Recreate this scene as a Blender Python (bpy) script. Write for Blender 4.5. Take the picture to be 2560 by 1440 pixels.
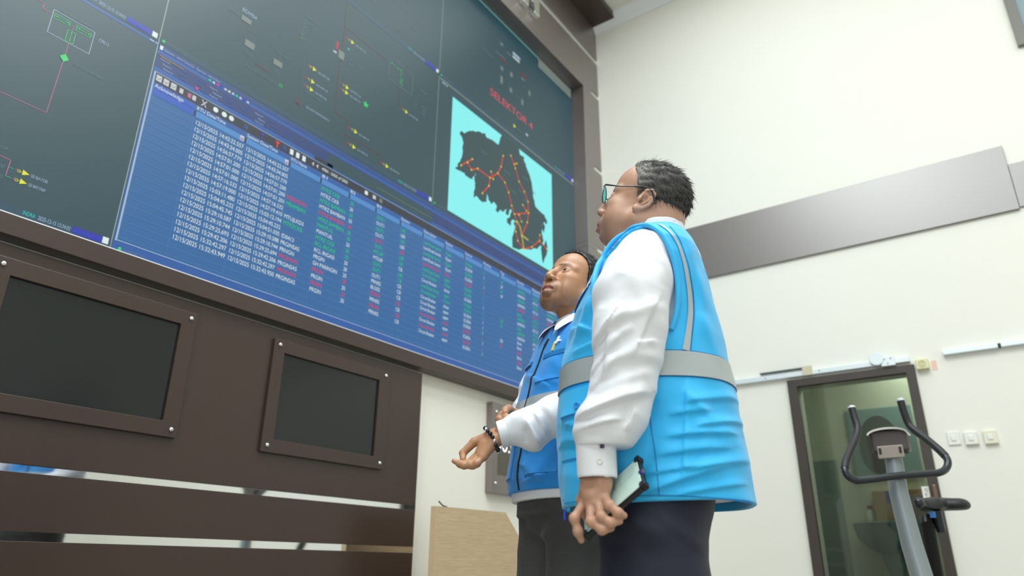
import bpy, bmesh, math, random
import numpy as np
from mathutils import Vector, Matrix
PI = math.pi
random.seed(7); rng = np.random.default_rng(11)
for o in list(bpy.data.objects): bpy.data.objects.remove(o)
S = bpy.context.scene
COL = S.collection

# ------------------------------------------------------------------ camera
cd = bpy.data.cameras.new('camera'); cam = bpy.data.objects.new('camera', cd); COL.objects.link(cam)
CAM = Vector((-1.1891, -2.8621, 0.75))
_y, _p, _r = 0.95067277, 0.37513993, 0.0082833
fw = Vector((math.sin(_y)*math.cos(_p), math.cos(_y)*math.cos(_p), math.sin(_p)))
_rt = Vector((math.cos(_y), -math.sin(_y), 0)); _up = _rt.cross(fw)
rt = _rt*math.cos(_r) + _up*math.sin(_r); up = -_rt*math.sin(_r) + _up*math.cos(_r)
M = Matrix((rt, up, -fw)).transposed().to_4x4(); M.translation = CAM
cam.matrix_world = M
cd.sensor_width = 36.0; cd.lens = 36.0*1772.43/2560.0; cd.clip_start = 0.05
cd.dof.use_dof = True; cd.dof.focus_distance = 1.95; cd.dof.aperture_fstop = 2.8
S.camera = cam

# ------------------------------------------------------------------ world, lights, exposure
w = bpy.data.worlds.new('world'); S.world = w; w.use_nodes = True
w.node_tree.nodes['Background'].inputs[0].default_value = (0.85, 0.95, 1.0, 1); w.node_tree.nodes['Background'].inputs[1].default_value = 0.25
S.view_settings.view_transform = 'Standard'; S.view_settings.look = 'None'
S.view_settings.gamma = 1.0; S.view_settings.use_curve_mapping = False
S.view_settings.exposure = 0.0
def area(name, loc, size, power, color, rot=(0, 0, 0), sy=None):
    l = bpy.data.lights.new(name, 'AREA'); l.energy = power; l.color = color; l.size = size
    if sy: l.shape = 'RECTANGLE'; l.size_y = sy
    o = bpy.data.objects.new(name, l); o.location = loc; o.rotation_euler = rot; COL.objects.link(o); return o
LC = (0.93, 1.0, 1.0)
for (x, y, e) in [(-2.4, -2.2, 135), (0.2, -1.9, 128), (2.4, -1.9, 27), (-2.4, -5.0, 85), (0.2, -4.6, 85), (2.6, -4.6, 24)]:
    area('ceiling_lamp', (x, y, 5.93), 2.0, e, LC)
area('left_fill', (-7.35, -3.6, 2.7), 4.6, 105, (0.93, 0.975, 1.0), (0, math.radians(-90), 0), 2.6)  # added fill light, not a window, brightens the figures from the left
area('washroom_lamp', (5.1, -2.4, 2.55), 0.5, 36, (1.0, 1.0, 0.88))

# ------------------------------------------------------------------ materials
def srgb(r, g, b):
    f = lambda c: (c/255/12.92) if c/255 <= 0.04045 else ((c/255+0.055)/1.055)**2.4
    return (f(r), f(g), f(b), 1.0)
MATS = {}
def mat(name, col, rough=0.5, metal=0.0, spec=0.5, emit=None, es=1.0, coat=0.0, ior=None, trans=0.0, sheen=0.0, sss=0.0, bump=None, var=None, alpha=None):
    """bump=(scale, strength, stretch) noise bump; var=(scale, amount, stretch) noise variation of the colour"""
    if name in MATS: return MATS[name]
    m = bpy.data.materials.new(name); m.use_nodes = True; MATS[name] = m
    nt = m.node_tree; b = nt.nodes['Principled BSDF']
    b.inputs['Base Color'].default_value = col; b.inputs['Roughness'].default_value = rough
    b.inputs['Metallic'].default_value = metal; b.inputs['Specular IOR Level'].default_value = spec
    if ior: b.inputs['IOR'].default_value = ior
    if trans: b.inputs['Transmission Weight'].default_value = trans
    if coat: b.inputs['Coat Weight'].default_value = coat; b.inputs['Coat Roughness'].default_value = 0.27; b.inputs['Coat IOR'].default_value = 1.85
    if sheen: b.inputs['Sheen Weight'].default_value = sheen
    if sss:
        b.inputs['Subsurface Weight'].default_value = sss; b.inputs['Subsurface Scale'].default_value = 0.006
        b.inputs['Subsurface Radius'].default_value = (1.0, 0.45, 0.25)
    if emit: b.inputs['Emission Color'].default_value = emit; b.inputs['Emission Strength'].default_value = es
    if bump or var:
        tc = nt.nodes.new('ShaderNodeTexCoord')
    if var:
        mp = nt.nodes.new('ShaderNodeMapping'); mp.inputs['Scale'].default_value = var[2]
        n = nt.nodes.new('ShaderNodeTexNoise'); n.inputs['Scale'].default_value = var[0]; n.inputs['Detail'].default_value = 6
        mx = nt.nodes.new('ShaderNodeMix'); mx.data_type = 'RGBA'
        a = var[1]
        mx.inputs['A'].default_value = (col[0]*(1-a), col[1]*(1-a), col[2]*(1-a), 1)
        mx.inputs['B'].default_value = (min(1, col[0]*(1+a)), min(1, col[1]*(1+a)), min(1, col[2]*(1+a)), 1)
        nt.links.new(tc.outputs['Object'], mp.inputs['Vector']); nt.links.new(mp.outputs['Vector'], n.inputs['Vector'])
        nt.links.new(n.outputs['Fac'], mx.inputs['Factor']); nt.links.new(mx.outputs['Result'], b.inputs['Base Color'])
    if bump:
        mp = nt.nodes.new('ShaderNodeMapping'); mp.inputs['Scale'].default_value = bump[2]
        n = nt.nodes.new('ShaderNodeTexNoise'); n.inputs['Scale'].default_value = bump[0]; n.inputs['Detail'].default_value = 4
        bp = nt.nodes.new('ShaderNodeBump'); bp.inputs['Strength'].default_value = bump[1]; bp.inputs['Distance'].default_value = 0.004
        nt.links.new(tc.outputs['Object'], mp.inputs['Vector']); nt.links.new(mp.outputs['Vector'], n.inputs['Vector'])
        nt.links.new(n.outputs['Fac'], bp.inputs['Height']); nt.links.new(bp.outputs['Normal'], b.inputs['Normal'])
    return m
I3 = (1, 1, 1)
m_wall = mat('cream_wall', srgb(238, 236, 228), 0.75, bump=(40, 0.03, I3), var=(1.6, 0.025, I3))
m_ceil = mat('ceiling_paint', srgb(236, 236, 226), 0.8)
m_floor = mat('floor_tile', srgb(150, 146, 136), 0.25, var=(3, 0.06, I3))
m_mould = mat('white_moulding', srgb(244, 246, 250), 0.5)
m_wood = mat('brown_veneer', srgb(60, 45, 39), 0.38, spec=0.4, coat=0.25, var=(60, 0.22, (9, 9, 0.25)), bump=(150, 0.05, (6, 6, 0.2)))
m_woodh = mat('brown_veneer_rail', srgb(62, 47, 42), 0.38, spec=0.4, coat=0.22, var=(60, 0.2, (0.3, 9, 9)), bump=(150, 0.05, (0.2, 6, 6)))
m_wood2 = mat('brown_laminate_gloss', srgb(80, 64, 60), 0.45, spec=0.6, coat=1.0, var=(60, 0.15, (9, 9, 0.25)))
for _m, _i in ((m_wood2, 2.3), (m_wood, 1.5), (m_woodh, 1.6)): _m.node_tree.nodes['Principled BSDF'].inputs['Coat IOR'].default_value = _i
m_wood2.node_tree.nodes['Principled BSDF'].inputs['Coat Roughness'].default_value = 0.38
m_chrome = mat('mirror_steel', (0.82, 0.84, 0.84, 1), 0.04, 1.0)
m_steel = mat('polished_bolt', (0.85, 0.86, 0.87, 1), 0.14, 1.0)
m_alu = mat('aluminium', srgb(226, 234, 240), 0.42, 0.25)
m_white = mat('white_plastic', srgb(235, 235, 228), 0.4)
m_beigeP = mat('beige_plastic', srgb(226, 220, 176), 0.45)
m_black = mat('black_plastic', srgb(22, 23, 24), 0.4)
m_off = mat('screen_off', srgb(20, 26, 27), 0.22, spec=0.5)
m_lightwood = mat('light_oak', srgb(194, 170, 138), 0.5, var=(22, 0.30, (0.6, 0.6, 9)))
m_lightedge = mat('light_oak_edge', srgb(212, 186, 152), 0.5)
m_doorframe = mat('dark_door_aluminium', srgb(66, 58, 54), 0.45, var=(9, 0.15, I3))

# ------------------------------------------------------------------ helpers
def tag(o, label=None, cat=None, group=None, kind=None):
    if label: o['label'] = label
    if cat: o['category'] = cat
    if group: o['group'] = group
    if kind: o['kind'] = kind
    return o
def empty(name, loc, rz=0.0, label=None, cat=None, group=None):
    o = bpy.data.objects.new(name, None); o.empty_display_size = 0.1; COL.objects.link(o)
    o.location = loc; o.rotation_euler = (0, 0, rz); return tag(o, label, cat, group)
class MB:
    def __init__(s): s.v = []; s.f = []; s.mi = []
    def add(s, vs, fs, mi=0):
        k = len(s.v); s.v += [tuple(v) for v in vs]; s.f += [tuple(i+k for i in f) for f in fs]; s.mi += [mi]*len(fs); return s
    def box(s, x0, x1, y0, y1, z0, z1, mi=0):
        v = [(x0,y0,z0),(x1,y0,z0),(x1,y1,z0),(x0,y1,z0),(x0,y0,z1),(x1,y0,z1),(x1,y1,z1),(x0,y1,z1)]
        return s.add(v, [(0,3,2,1),(4,5,6,7),(0,1,5,4),(1,2,6,5),(2,3,7,6),(3,0,4,7)], mi)
    def prism(s, poly, fn, a, b, mi=0):
        n = len(poly); v = [fn(p, a) for p in poly] + [fn(p, b) for p in poly]
        return s.add(v, [tuple(range(n))[::-1], tuple(range(n, 2*n))] + [(i, (i+1) % n, n+(i+1) % n, n+i) for i in range(n)], mi)
    def tube(s, path, rad, n=14, caps=True, mi=0, flat=None):
        P = [Vector(p) for p in path]; R = rad if isinstance(rad, (list, tuple)) else [rad]*len(P)
        T = [(P[min(i+1, len(P)-1)]-P[max(i-1, 0)]).normalized() for i in range(len(P))]
        ref = Vector((0, 0, 1)) if abs(T[0].z) < 0.9 else Vector((1, 0, 0))
        N = (ref-T[0]*ref.dot(T[0])).normalized(); vs = []
        for i in range(len(P)):
            N = (N-T[i]*N.dot(T[i])).normalized(); B = T[i].cross(N)
            for k in range(n):
                a = 2*PI*k/n; vs.append(P[i]+(N*math.cos(a)+B*math.sin(a)*(flat or 1))*R[i])
        fs = [(i*n+k, i*n+(k+1) % n, (i+1)*n+(k+1) % n, (i+1)*n+k) for i in range(len(P)-1) for k in range(n)]
        if caps: fs += [tuple(range(n))[::-1], tuple((len(P)-1)*n+k for k in range(n))]
        return s.add(vs, fs, mi)
    def lathe(s, prof, c, axis=(0, 0, 1), n=24, mi=0):
        ax = Vector(axis).normalized(); u = ax.orthogonal().normalized(); v = ax.cross(u); c = Vector(c); vs = []
        for (r, h) in prof:
            for k in range(n):
                a = 2*PI*k/n; vs.append(c+ax*h+(u*math.cos(a)+v*math.sin(a))*r)
        m = len(prof)
        fs = [(i*n+k, i*n+(k+1) % n, (i+1)*n+(k+1) % n, (i+1)*n+k) for i in range(m-1) for k in range(n)]
        fs += [tuple(range(n))[::-1], tuple((m-1)*n+k for k in range(n))]
        return s.add(vs, fs, mi)
    def sphere(s, c, r, n=16, sc=(1, 1, 1), mi=0):
        c = Vector(c); vs = []; m = n//2
        for i in range(m+1):
            t = PI*i/m
            for k in range(n):
                a = 2*PI*k/n; vs.append((c.x+r*sc[0]*math.sin(t)*math.cos(a), c.y+r*sc[1]*math.sin(t)*math.sin(a), c.z+r*sc[2]*math.cos(t)))
        return s.add(vs, [(i*n+k, (i+1)*n+k, (i+1)*n+(k+1) % n, i*n+(k+1) % n) for i in range(m) for k in range(n)], mi)
    def build(s, name, mats, parent=None, smooth=False, bevel=0.0, bs=2):
        me = bpy.data.meshes.new(name); me.from_pydata(s.v, [], s.f)
        for m in (mats if isinstance(mats, (list, tuple)) else [mats]): me.materials.append(m)
        me.polygons.foreach_set('material_index', s.mi)
        bm = bmesh.new(); bm.from_mesh(me); bmesh.ops.remove_doubles(bm, verts=bm.verts, dist=1e-6)
        bmesh.ops.recalc_face_normals(bm, faces=bm.faces); bm.to_mesh(me); bm.free()
        o = bpy.data.objects.new(name, me); COL.objects.link(o)
        if parent is not None: o.parent = parent; o.matrix_parent_inverse = parent.matrix_basis.inverted()
        if bevel:
            b = o.modifiers.new('bevel', 'BEVEL'); b.width = bevel; b.segments = bs; b.limit_method = 'ANGLE'; b.angle_limit = 0.7
        if smooth:
            me.polygons.foreach_set('use_smooth', [True]*len(me.polygons))
            try: me.set_sharp_from_angle(angle=0.8)
            except Exception: pass
        return o
def struct(o): o['kind'] = 'structure'; return o
XY = lambda p, h: (p[0], p[1], h)
XZ = lambda p, h: (p[0], h, p[1])
YZ = lambda p, h: (h, p[0], p[1])
# ------------------------------------------------------------------ room shell
XW = 4.09            # right wall plane
RT = 0.133           # how far the timber surround stands in front of the display face
struct(MB().box(-7.5, XW+0.001, -8, 0.6, -0.1, 0).build('floor', m_floor))
struct(MB().box(-7.5, XW+0.3, -8, 0.6, 6.03, 6.13).build('ceiling', m_ceil))
struct(MB().box(-7.5, XW, -0.055, 0.35, 0, 1.83).build('wall_front', m_wall))
struct(MB().box(-7.5, XW, 0.08, 0.35, 1.83, 6.03).build('wall_front.001', m_wall))
struct(MB().box(-7.6, -7.5, -8, 0.6, 0, 6.03).build('wall_left', m_wall))
struct(MB().box(-7.6, XW+0.15, -8.1, -8, 0, 6.03).build('wall_back', m_wall))
b = MB(); b.box(XW, XW+0.14, -8, -2.335, 0, 6.03); b.box(XW, XW+0.14, -1.627, 0.35, 0, 6.03); b.box(XW, XW+0.14, -2.335, -1.627, 1.976, 6.03)
struct(b.build('wall_right', m_wall))
b = MB(); prof = [(0, 5.885), (-0.012, 5.885), (-0.016, 5.905), (-0.05, 5.955), (-0.07, 6.0), (-0.075, 6.03), (0, 6.03)]
b.prism(prof, lambda p, h: (XW+p[0], h, p[1]), -8, -0.13)
struct(b.build('trim_1', m_mould))
# timber surround of the display wall
GRV = (2.66, 3.40, 4.245, 5.10); _e = [1.893]+[q for z in GRV for q in (z-0.0232, z+0.0232)]
STILE = [(_e[i], _e[i+1]) for i in range(0, 8, 2)]
SX0, SX1, SZ0, SZ1 = -3.8, 3.785, 1.947, 5.072
struct(MB().box(-4.0, XW-0.002, -RT, -0.002, 1.815, 1.8915).build('trim_2', m_woodh, bevel=0.003))          # bottom rail
b = MB(); b.box(-4.0, XW-0.002, -0.004, 0.06, 1.815, 1.947); struct(b.build('trim_3', m_black))
b = MB(); b.box(-4.0, SX1, -RT-0.0, 0.06, SZ1, 5.508); b.box(-4.0, XW-0.002, -RT, 0.06, 5.566, 5.955)
b.box(SX1, XW-0.002, -RT, 0.06, 5.123, 5.508)
struct(b.build('trim_4', m_wood2, bevel=0.002))                                                              # head board
b = MB()
for z0, z1 in STILE: b.box(SX1, XW-0.002, -RT, 0.06, z0, z1)
for z in GRV: b.box(SX1, 3.945, -RT, 0.06, z-0.0231, z+0.0231)
struct(b.build('trim_5', m_wood2, bevel=0.0015))                                                              # right stile
b = MB()
for z in GRV: b.box(3.945, XW-0.002, -RT+0.010, 0.0, z-0.023, z+0.023)
b.box(-4.0, XW-0.002, -RT+0.010, 0.0, 5.5081, 5.5659)
struct(b.build('trim_6', mat('brushed_strip', srgb(232, 236, 230), 0.25, 0.6)))                             # inlaid metal strips
b = MB(); b.box(-4.0, XW-0.002, -0.376, 0.06, 5.956, 6.03)
struct(b.build('trim_7', m_woodh, bevel=0.002))                                                              # canopy board
struct(MB().box(-4.2, -3.8, -RT, 0.06, 1.893, 5.955).build('trim_8', m_wood))
struct(MB().box(-4.0, SX1, -RT-0.0006, -RT+0.006, 1.8905, 1.8945).build('trim_12', mat('edge_strip', srgb(226, 226, 232), 0.3, 0.2)))
# lower timber cladding with mirror strips
PY = -0.10
b = MB()
for z0, z1 in [(0.02, 0.817), (0.847, 1.034), (1.060, 1.795)]: b.box(-4.0, 1.79, PY, -0.075, z0, z1)
struct(b.build('trim_9', m_wood, bevel=0.0015))
struct(MB().box(-4.0, 1.803, -0.088, -0.056, 0.02, 1.795).build('trim_10', m_chrome))
struct(MB().box(XW-0.012, XW, -8, -0.06, 0, 0.1).build('baseboard_right', m_white))

# framed monitors set into the cladding
def monitor(x0, x1, ix0, ix1, label):
    t = empty('wall_monitor', ((x0+x1)/2, PY, 1.218), 0, label, 'monitor', 'monitors in the brown cladding')
    y0, y1 = PY-0.016, PY-0.0005; z0, z1, iz0, iz1 = 1.218, 1.742, 1.279, 1.6805
    o = [(x0, z0), (x1, z0), (x1, z1), (x0, z1)]; i = [(ix0, iz0), (ix1, iz0), (ix1, iz1), (ix0, iz1)]
    vs = [(p[0], y, p[1]) for y in (y0, y1) for p in o+i]; fs = []
    for k in range(4):
        j = (k+1) % 4
        fs += [(k, j, 4+j, 4+k), (8+k, 12+k, 12+j, 8+j), (k, 8+k, 8+j, j), (4+k, 4+j, 12+j, 12+k)]
    MB().add(vs, fs).build('monitor_frame', m_wood, t, bevel=0.002)
    e = 0.004
    MB().box(ix0-e, ix1+e, PY-0.0034, PY-0.0004, iz0-e, iz1+e).build('screen', m_off, t)
    for bx in (x0+0.03, x1-0.026):
        for bz in (z0+0.031, z1-0.027):
            bb = MB(); bb.lathe([(0.0092, 0), (0.0092, 0.003), (0.008, 0.0065), (0.005, 0.009), (0.001, 0.0098)], (bx, y0, bz), (0, -1, 0), 20)
            bb.build('bolt', m_steel, t, smooth=True)
    return t
monitor(-0.405, 0.357, -0.345, 0.293, 'switched-off monitor in brown frame nearest the left picture edge')
monitor(0.755, 1.508, 0.816, 1.440, 'switched-off monitor in brown frame nearer the cream wall, right of its twin')

# framed number display on the cream wall
t = empty('number_display', (2.86, -0.056, 1.18), 0, 'brown framed box showing glowing white digits on the cream wall', 'display')
b = MB(); x0, x1, z0, z1 = 2.466, 3.30, 1.183, 1.756
ix0, ix1, iz0, iz1 = 2.528, 3.238, 1.295, 1.66
o4 = [(x0, z0), (x1, z0), (x1, z1), (x0, z1)]; i4 = [(ix0, iz0), (ix1, iz0), (ix1, iz1), (ix0, iz1)]
vs = [(p[0], y, p[1]) for y in (-0.105, -0.0555) for p in o4+i4]; fs = []
for k in range(4):
    j = (k+1) % 4; fs += [(k, j, 4+j, 4+k), (8+k, 12+k, 12+j, 8+j), (k, 8+k, 8+j, j), (4+k, 4+j, 12+j, 12+k)]
b.add(vs, fs).build('box_frame', m_wood2, t, bevel=0.002)
MB().box(ix0-.01, ix1+.01, -0.085, -0.06, iz0-.01, iz1+.01).build('dark_window', mat('smoked_acrylic', srgb(84, 78, 66), 0.15), t)
for bx in (x0+0.045, x1-0.045):
    for bz in (z0+0.06, z1-0.06):
        MB().lathe([(0.010, 0), (0.010, 0.003), (0.006, 0.007), (0.001, 0.008)], (bx, -0.105, bz), (0, -1, 0), 16).build('bolt', m_steel, t, smooth=True)

# light oak side panel below it (sloped corner)
t = empty('oak_desk', (2.5, -0.3, 0), 0, 'light oak desk end with cut-off corner beside the cream wall', 'desk')
b = MB(); b.prism([(1.60, 0.0), (2.42, 0.0), (2.42, 0.82), (2.187, 1.036), (1.60, 1.031)], XZ, -0.42, -0.384); b.build('end_panel', m_lightwood, t)
MB().box(1.5984, 1.5999, -0.42, -0.384, 0, 1.031).build('edge_band', m_lightedge, t)
MB().box(1.98, 2.36, -0.3835, -0.06, 0.0, 0.72).build('desk_body', m_lightwood, t, bevel=0.002)
t = empty('cable_stub', (1.65, -0.40, 1.031), 0, 'short dark cable end lying on the top edge of the oak panel', 'cable')
MB().tube([(1.70, -0.402, 1.0335), (1.668, -0.402, 1.038), (1.645, -0.40, 1.052), (1.638, -0.40, 1.058)], 0.0035, 8).build('cable', m_black, t, smooth=True)

b = MB(); b.box(2.700, 2.780, -0.185, -RT-0.0005, 5.245, 5.49); b.box(2.860, 2.945, -0.185, -RT-0.0005, 5.245, 5.49); b.box(2.780, 2.860, -0.185, -RT-0.0005, 5.345, 5.395)
tag(b.build('sign_letter', m_chrome, None, bevel=0.004), 'chrome raised letter on the brown head board at the top picture edge', 'letter')
# boards, rails and fittings on the right wall
def wb(name, y0, y1, z0, z1, th, m, label, cat, bevel=0.002, group=None, x=None):
    o = MB().box(XW-th, XW-0.0005, y0, y1, z0, z1).build(name, m, None, bevel=bevel); return tag(o, label, cat, group)
wb('wall_board', -3.170, -0.890, 2.952, 3.430, 0.022, m_wood2, 'long dark brown board across the cream wall behind the man in glasses', 'board')
wb('wall_board', -5.6, -3.172, 2.965, 3.283, 0.016, m_wood2, 'lower brown board butted to the long one at the right picture edge', 'board')
t = empty('door_track', (XW, -1.6, 2.05), 0, 'white aluminium sliding track above the dark glass door', 'rail')
def rail(y0, y1, z0, z1, th=0.035, name='channel', m=m_alu, par=None):
    return MB().box(XW-th, XW-0.0005, y0, y1, z0, z1).build(name, m, par, bevel=0.002)
rail(-2.37, -0.55, 2.044, 2.078, 0.036, 'channel', m_alu, t)
rail(-1.69, -1.381, 2.098, 2.106, 0.03, 'slot_bar', mat('dark_slot', srgb(70, 92, 92), 0.4), t)
o = MB().box(XW-0.048, XW-0.03, -1.754, -1.688, 2.04, 2.108).build('end_plate', mat('raw_plate', srgb(208, 200, 176), 0.5, var=(30, 0.12, I3)), t, bevel=0.002)
b = MB(); c = (XW-0.03, -2.177, 2.085); b.lathe([(0.047, 0), (0.047, 0.02), (0.043, 0.026), (0.001, 0.026)], c, (-1, 0, 0), 10); b.build('pulley', m_alu, t)
b = MB(); b.box(XW-0.05, XW-0.03, -2.285, -2.20, 2.03, 2.092); b.build('bracket', m_alu, t, bevel=0.002)
m_scw = mat('grey_screw', srgb(120, 125, 125), 0.4, 0.6)
for (yy, zz) in ((-2.222, 2.078), (-2.262, 2.078), (-2.24, 2.046), (-1.42, 2.06), (-1.8, 2.064), (-1.1, 2.063)):
    MB().lathe([(0.005, 0), (0.004, 0.003), (0.0005, 0.0035)], (XW-0.036-(0.014 if yy < -2.2 else 0), yy, zz), (-1, 0, 0), 10).build('screw', m_scw, t)
t = empty('aluminium_trunking', (XW, -2.8, 2.06), 0, 'white aluminium rail at the right edge, with a gap beyond the switch box', 'rail')
rail(-2.868, -2.566, 2.056, 2.086, 0.036, 'channel', m_alu, t); rail(-3.8, -2.884, 2.058, 2.086, 0.036, 'channel', m_alu, t)
rail(-2.8835, -2.8685, 2.06, 2.084, 0.03, 'joint', m_black, t)
t = empty('junction_box', (XW, -2.437, 1.98), 0, 'small beige junction box at the top right corner of the glass door', 'box')
MB().box(XW-0.042, XW-0.0005, -2.474, -2.400, 1.982, 2.048).build('housing', m_beigeP, t, bevel=0.004)
b = MB(); b.lathe([(0.022, 0), (0.022, 0.003), (0.018, 0.003), (0.018, 0.001), (0.001, 0.001)], (XW-0.042, -2.437, 2.016), (-1, 0, 0), 24); b.build('dial', mat('dial_beige', srgb(205, 200, 158), 0.5), t)
tag(MB().box(XW-0.002, XW-0.0004, -2.517, -2.487, 1.972, 2.036).build('wall_sticker', [mat('sticker_pink', srgb(232, 196, 180), 0.6, var=(40, .12, I3))]), 'small pink and yellow sticker on the wall beside the junction box', 'sticker')
for k, (ya, yb, za, zb2, lb) in enumerate([(-2.556, -2.487, 1.484, 1.568, 'light switch on the cream wall, flush one nearest the door'), (-2.650, -2.579, 1.478, 1.557, 'light switch on the cream wall, middle one of three'), (-2.752, -2.680, 1.474, 1.555, 'light switch on the cream wall, one farthest from the door')]):
    t = empty('light_switch', (XW, (ya+yb)/2, za), 0, lb, 'switch', 'light switches beside the glass door')
    th = 0.010 if k == 0 else 0.024
    MB().box(XW-th, XW-0.0005, ya, yb, za, zb2).build('switch_plate', mat('ivory_plastic', srgb(232, 228, 208), 0.4) if k == 2 else m_white, t, bevel=0.004)
    MB().box(XW-th-0.005, XW-th+0.002, (ya+yb)/2-0.014, (ya+yb)/2+0.014, (za+zb2)/2-0.016, (za+zb2)/2+0.016).build('rocker', m_white, t, bevel=0.003)

# picture/window frame high on the right wall (only its corner shows)
t = empty('window_2', (XW, -4.0, 4.14), 0); struct(t)
b = MB(); y0, y1, z0, z1 = -4.6, -3.413, 4.143, 5.3; wd = 0.06
o4 = [(y1, z0), (y0, z0), (y0, z1), (y1, z1)]; i4 = [(y1-wd, z0+wd), (y0+wd, z0+wd), (y0+wd, z1-wd), (y1-wd, z1-wd)]
vs = [(x, p[0], p[1]) for x in (XW-0.035, XW-0.001) for p in o4+i4]; fs = []
for k in range(4):
    j = (k+1) % 4; fs += [(k, j, 4+j, 4+k), (8+k, 12+k, 12+j, 8+j), (k, 8+k, 8+j, j), (4+k, 4+j, 12+j, 12+k)]
b.add(vs, fs).build('window_frame', mat('grey_frame', srgb(118, 116, 110), 0.4), t, bevel=0.003)
MB().box(XW-0.012, XW-0.001, y0+wd, y1-wd, z0+wd, z1-wd).build('window_pane', mat('blue_grey_pane', srgb(120, 146, 156), 0.08, spec=0.7), t)

# sliding glass door and the washroom behind it
t = empty('door_1', (XW, -1.98, 0), 0); struct(t)
b = MB(); y0, y1, z1 = -2.388, -1.567, 2.024; iy0, iy1, iz1, iz0 = -2.332, -1.632, 1.972, 0.12
vs = []; o4 = [(y1, 0.01), (y0, 0.01), (y0, z1), (y1, z1)]; i4 = [(iy1, iz0), (iy0, iz0), (iy0, iz1), (iy1, iz1)]
vs = [(x, p[0], p[1]) for x in (XW-0.03, XW+0.012) for p in o4+i4]; fs = []
for k in range(4):
    j = (k+1) % 4; fs += [(k, j, 4+j, 4+k), (8+k, 12+k, 12+j, 8+j), (k, 8+k, 8+j, j), (4+k, 4+j, 12+j, 12+k)]
b.add(vs, fs).build('door_frame', m_doorframe, t, bevel=0.003)
mg = bpy.data.materials.new('tinted_glass'); mg.use_nodes = True; nt = mg.node_tree; nt.nodes.remove(nt.nodes['Principled BSDF'])
g1 = nt.nodes.new('ShaderNodeBsdfTransparent'); g1.inputs[0].default_value = (0.50, 0.53, 0.50, 1)
g2 = nt.nodes.new('ShaderNodeBsdfGlossy'); g2.inputs['Roughness'].default_value = 0.03; g2.inputs[0].default_value = (1, 1, 1, 1)
fr = nt.nodes.new('ShaderNodeFresnel'); fr.inputs[0].default_value = 1.5; ms = nt.nodes.new('ShaderNodeMixShader')
nt.links.new(fr.outputs[0], ms.inputs[0]); nt.links.new(g1.outputs[0], ms.inputs[1]); nt.links.new(g2.outputs[0], ms.inputs[2]); nt.links.new(ms.outputs[0], nt.nodes['Material Output'].inputs[0])
MB().box(XW-0.012, XW-0.006, iy0-.006, iy1+.006, iz0-.006, iz1+.006).build('glass_pane', mg, t)
MB().box(XW-0.0138, XW-0.0122, -2.334, -2.290, 1.12, 1.244).build('white_sticker', m_white, t)
TXT_DOOR = [('G', 1.213), ('E', 1.186), ('S', 1.159), ('E', 1.132)]
MB().box(XW-0.045, XW-0.028, -2.375, -2.350, 1.13, 1.25).build('door_handle', mat('bronze', srgb(120, 98, 84), 0.4, 0.5), t, bevel=0.006)
MB().lathe([(0.017, 0), (0.017, 0.006), (0.012, 0.009), (0.001, 0.009)], (XW-0.03, -2.36, 0.992), (-1, 0, 0), 20).build('lock_cylinder', m_steel, t, smooth=True)
m_wt = mat('washroom_tile', srgb(178, 186, 170), 0.4, var=(2, 0.05, I3)); m_wt2 = mat('washroom_lower_tile', srgb(120, 138, 134), 0.3)
X1 = 5.42
for q in ((X1, X1+0.1, -3.6, -0.9, 0, 2.7), (XW+0.14, X1, -0.95, -0.9, 0, 2.7), (XW+0.14, X1, -3.6, -3.55, 0, 2.7)): struct(MB().box(*q).build('wall_washroom', m_wt))
struct(MB().box(XW+0.14, X1, -3.6, -0.9, 2.65, 2.7).build('ceiling_washroom', m_wt)); struct(MB().box(XW, X1, -3.6, -0.9, -0.1, 0.0).build('floor_washroom', m_wt2))
struct(MB().box(X1-0.01, X1, -1.55, -0.95, 0.0, 1.62).build('trim_11', m_wt2))
m_teal = mat('teal_glass', srgb(108, 138, 140), 0.2)
t = empty('washroom_mirror', (X1, -1.94, 1.46), 0, 'oval mirror on a teal glass board seen through the glass door', 'mirror')
MB().box(X1-0.016, X1-0.001, -2.18, -1.68, 1.44, 2.02).build('teal_board', m_teal, t, bevel=0.004)
b = MB(); pts = [(0.155*math.cos(a), 0.245*math.sin(a)) for a in np.linspace(0, 2*PI, 40, endpoint=False)]
b.prism([(p[0]-1.91, p[1]+1.71) for p in pts], YZ, X1-0.022, X1-0.0165); b.build('oval_glass', mat('mirror_glass', (0.10, 0.13, 0.13, 1), 0.03, 1.0), t)  # oval glass darkened to stand in for the dark room it reflects
t = empty('washbasin', (X1-0.25, -1.86, 0), 0, 'teal pedestal washbasin seen through the glass door', 'sink')
m_basin = mat('teal_ceramic', srgb(96, 128, 128), 0.15)
b = MB(); b.lathe([(0.06, 0.86), (0.14, 0.9), (0.21, 0.98), (0.235, 1.085), (0.225, 1.09), (0.19, 1.02), (0.05, 0.97), (0.001, 0.965)], (X1-0.26, -1.88, 0), (0, 0, 1), 28); b.build('basin', m_basin, t, smooth=True)
b = MB(); b.lathe([(0.09, 0.0), (0.08, 0.06), (0.05, 0.35), (0.05, 0.7), (0.09, 0.87), (0.001, 0.875)], (X1-0.24, -1.9, 0), (0, 0, 1), 20); b.build('pedestal', m_basin, t, smooth=True)
t = empty('cardboard_box', (X1-0.15, -1.95, 1.1), 0, 'brown cardboard box with a blue patch behind the washbasin', 'box')
MB().box(X1-0.14, X1-0.01, -2.16, -1.80, 1.109, 1.34).build('carton', mat('cardboard', srgb(150, 128, 92), 0.7), t, bevel=0.003)
MB().box(X1-0.1425, X1-0.1405, -2.02, -1.90, 1.245, 1.335).build('blue_patch', mat('blue_print', srgb(30, 70, 150), 0.5), t)
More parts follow.
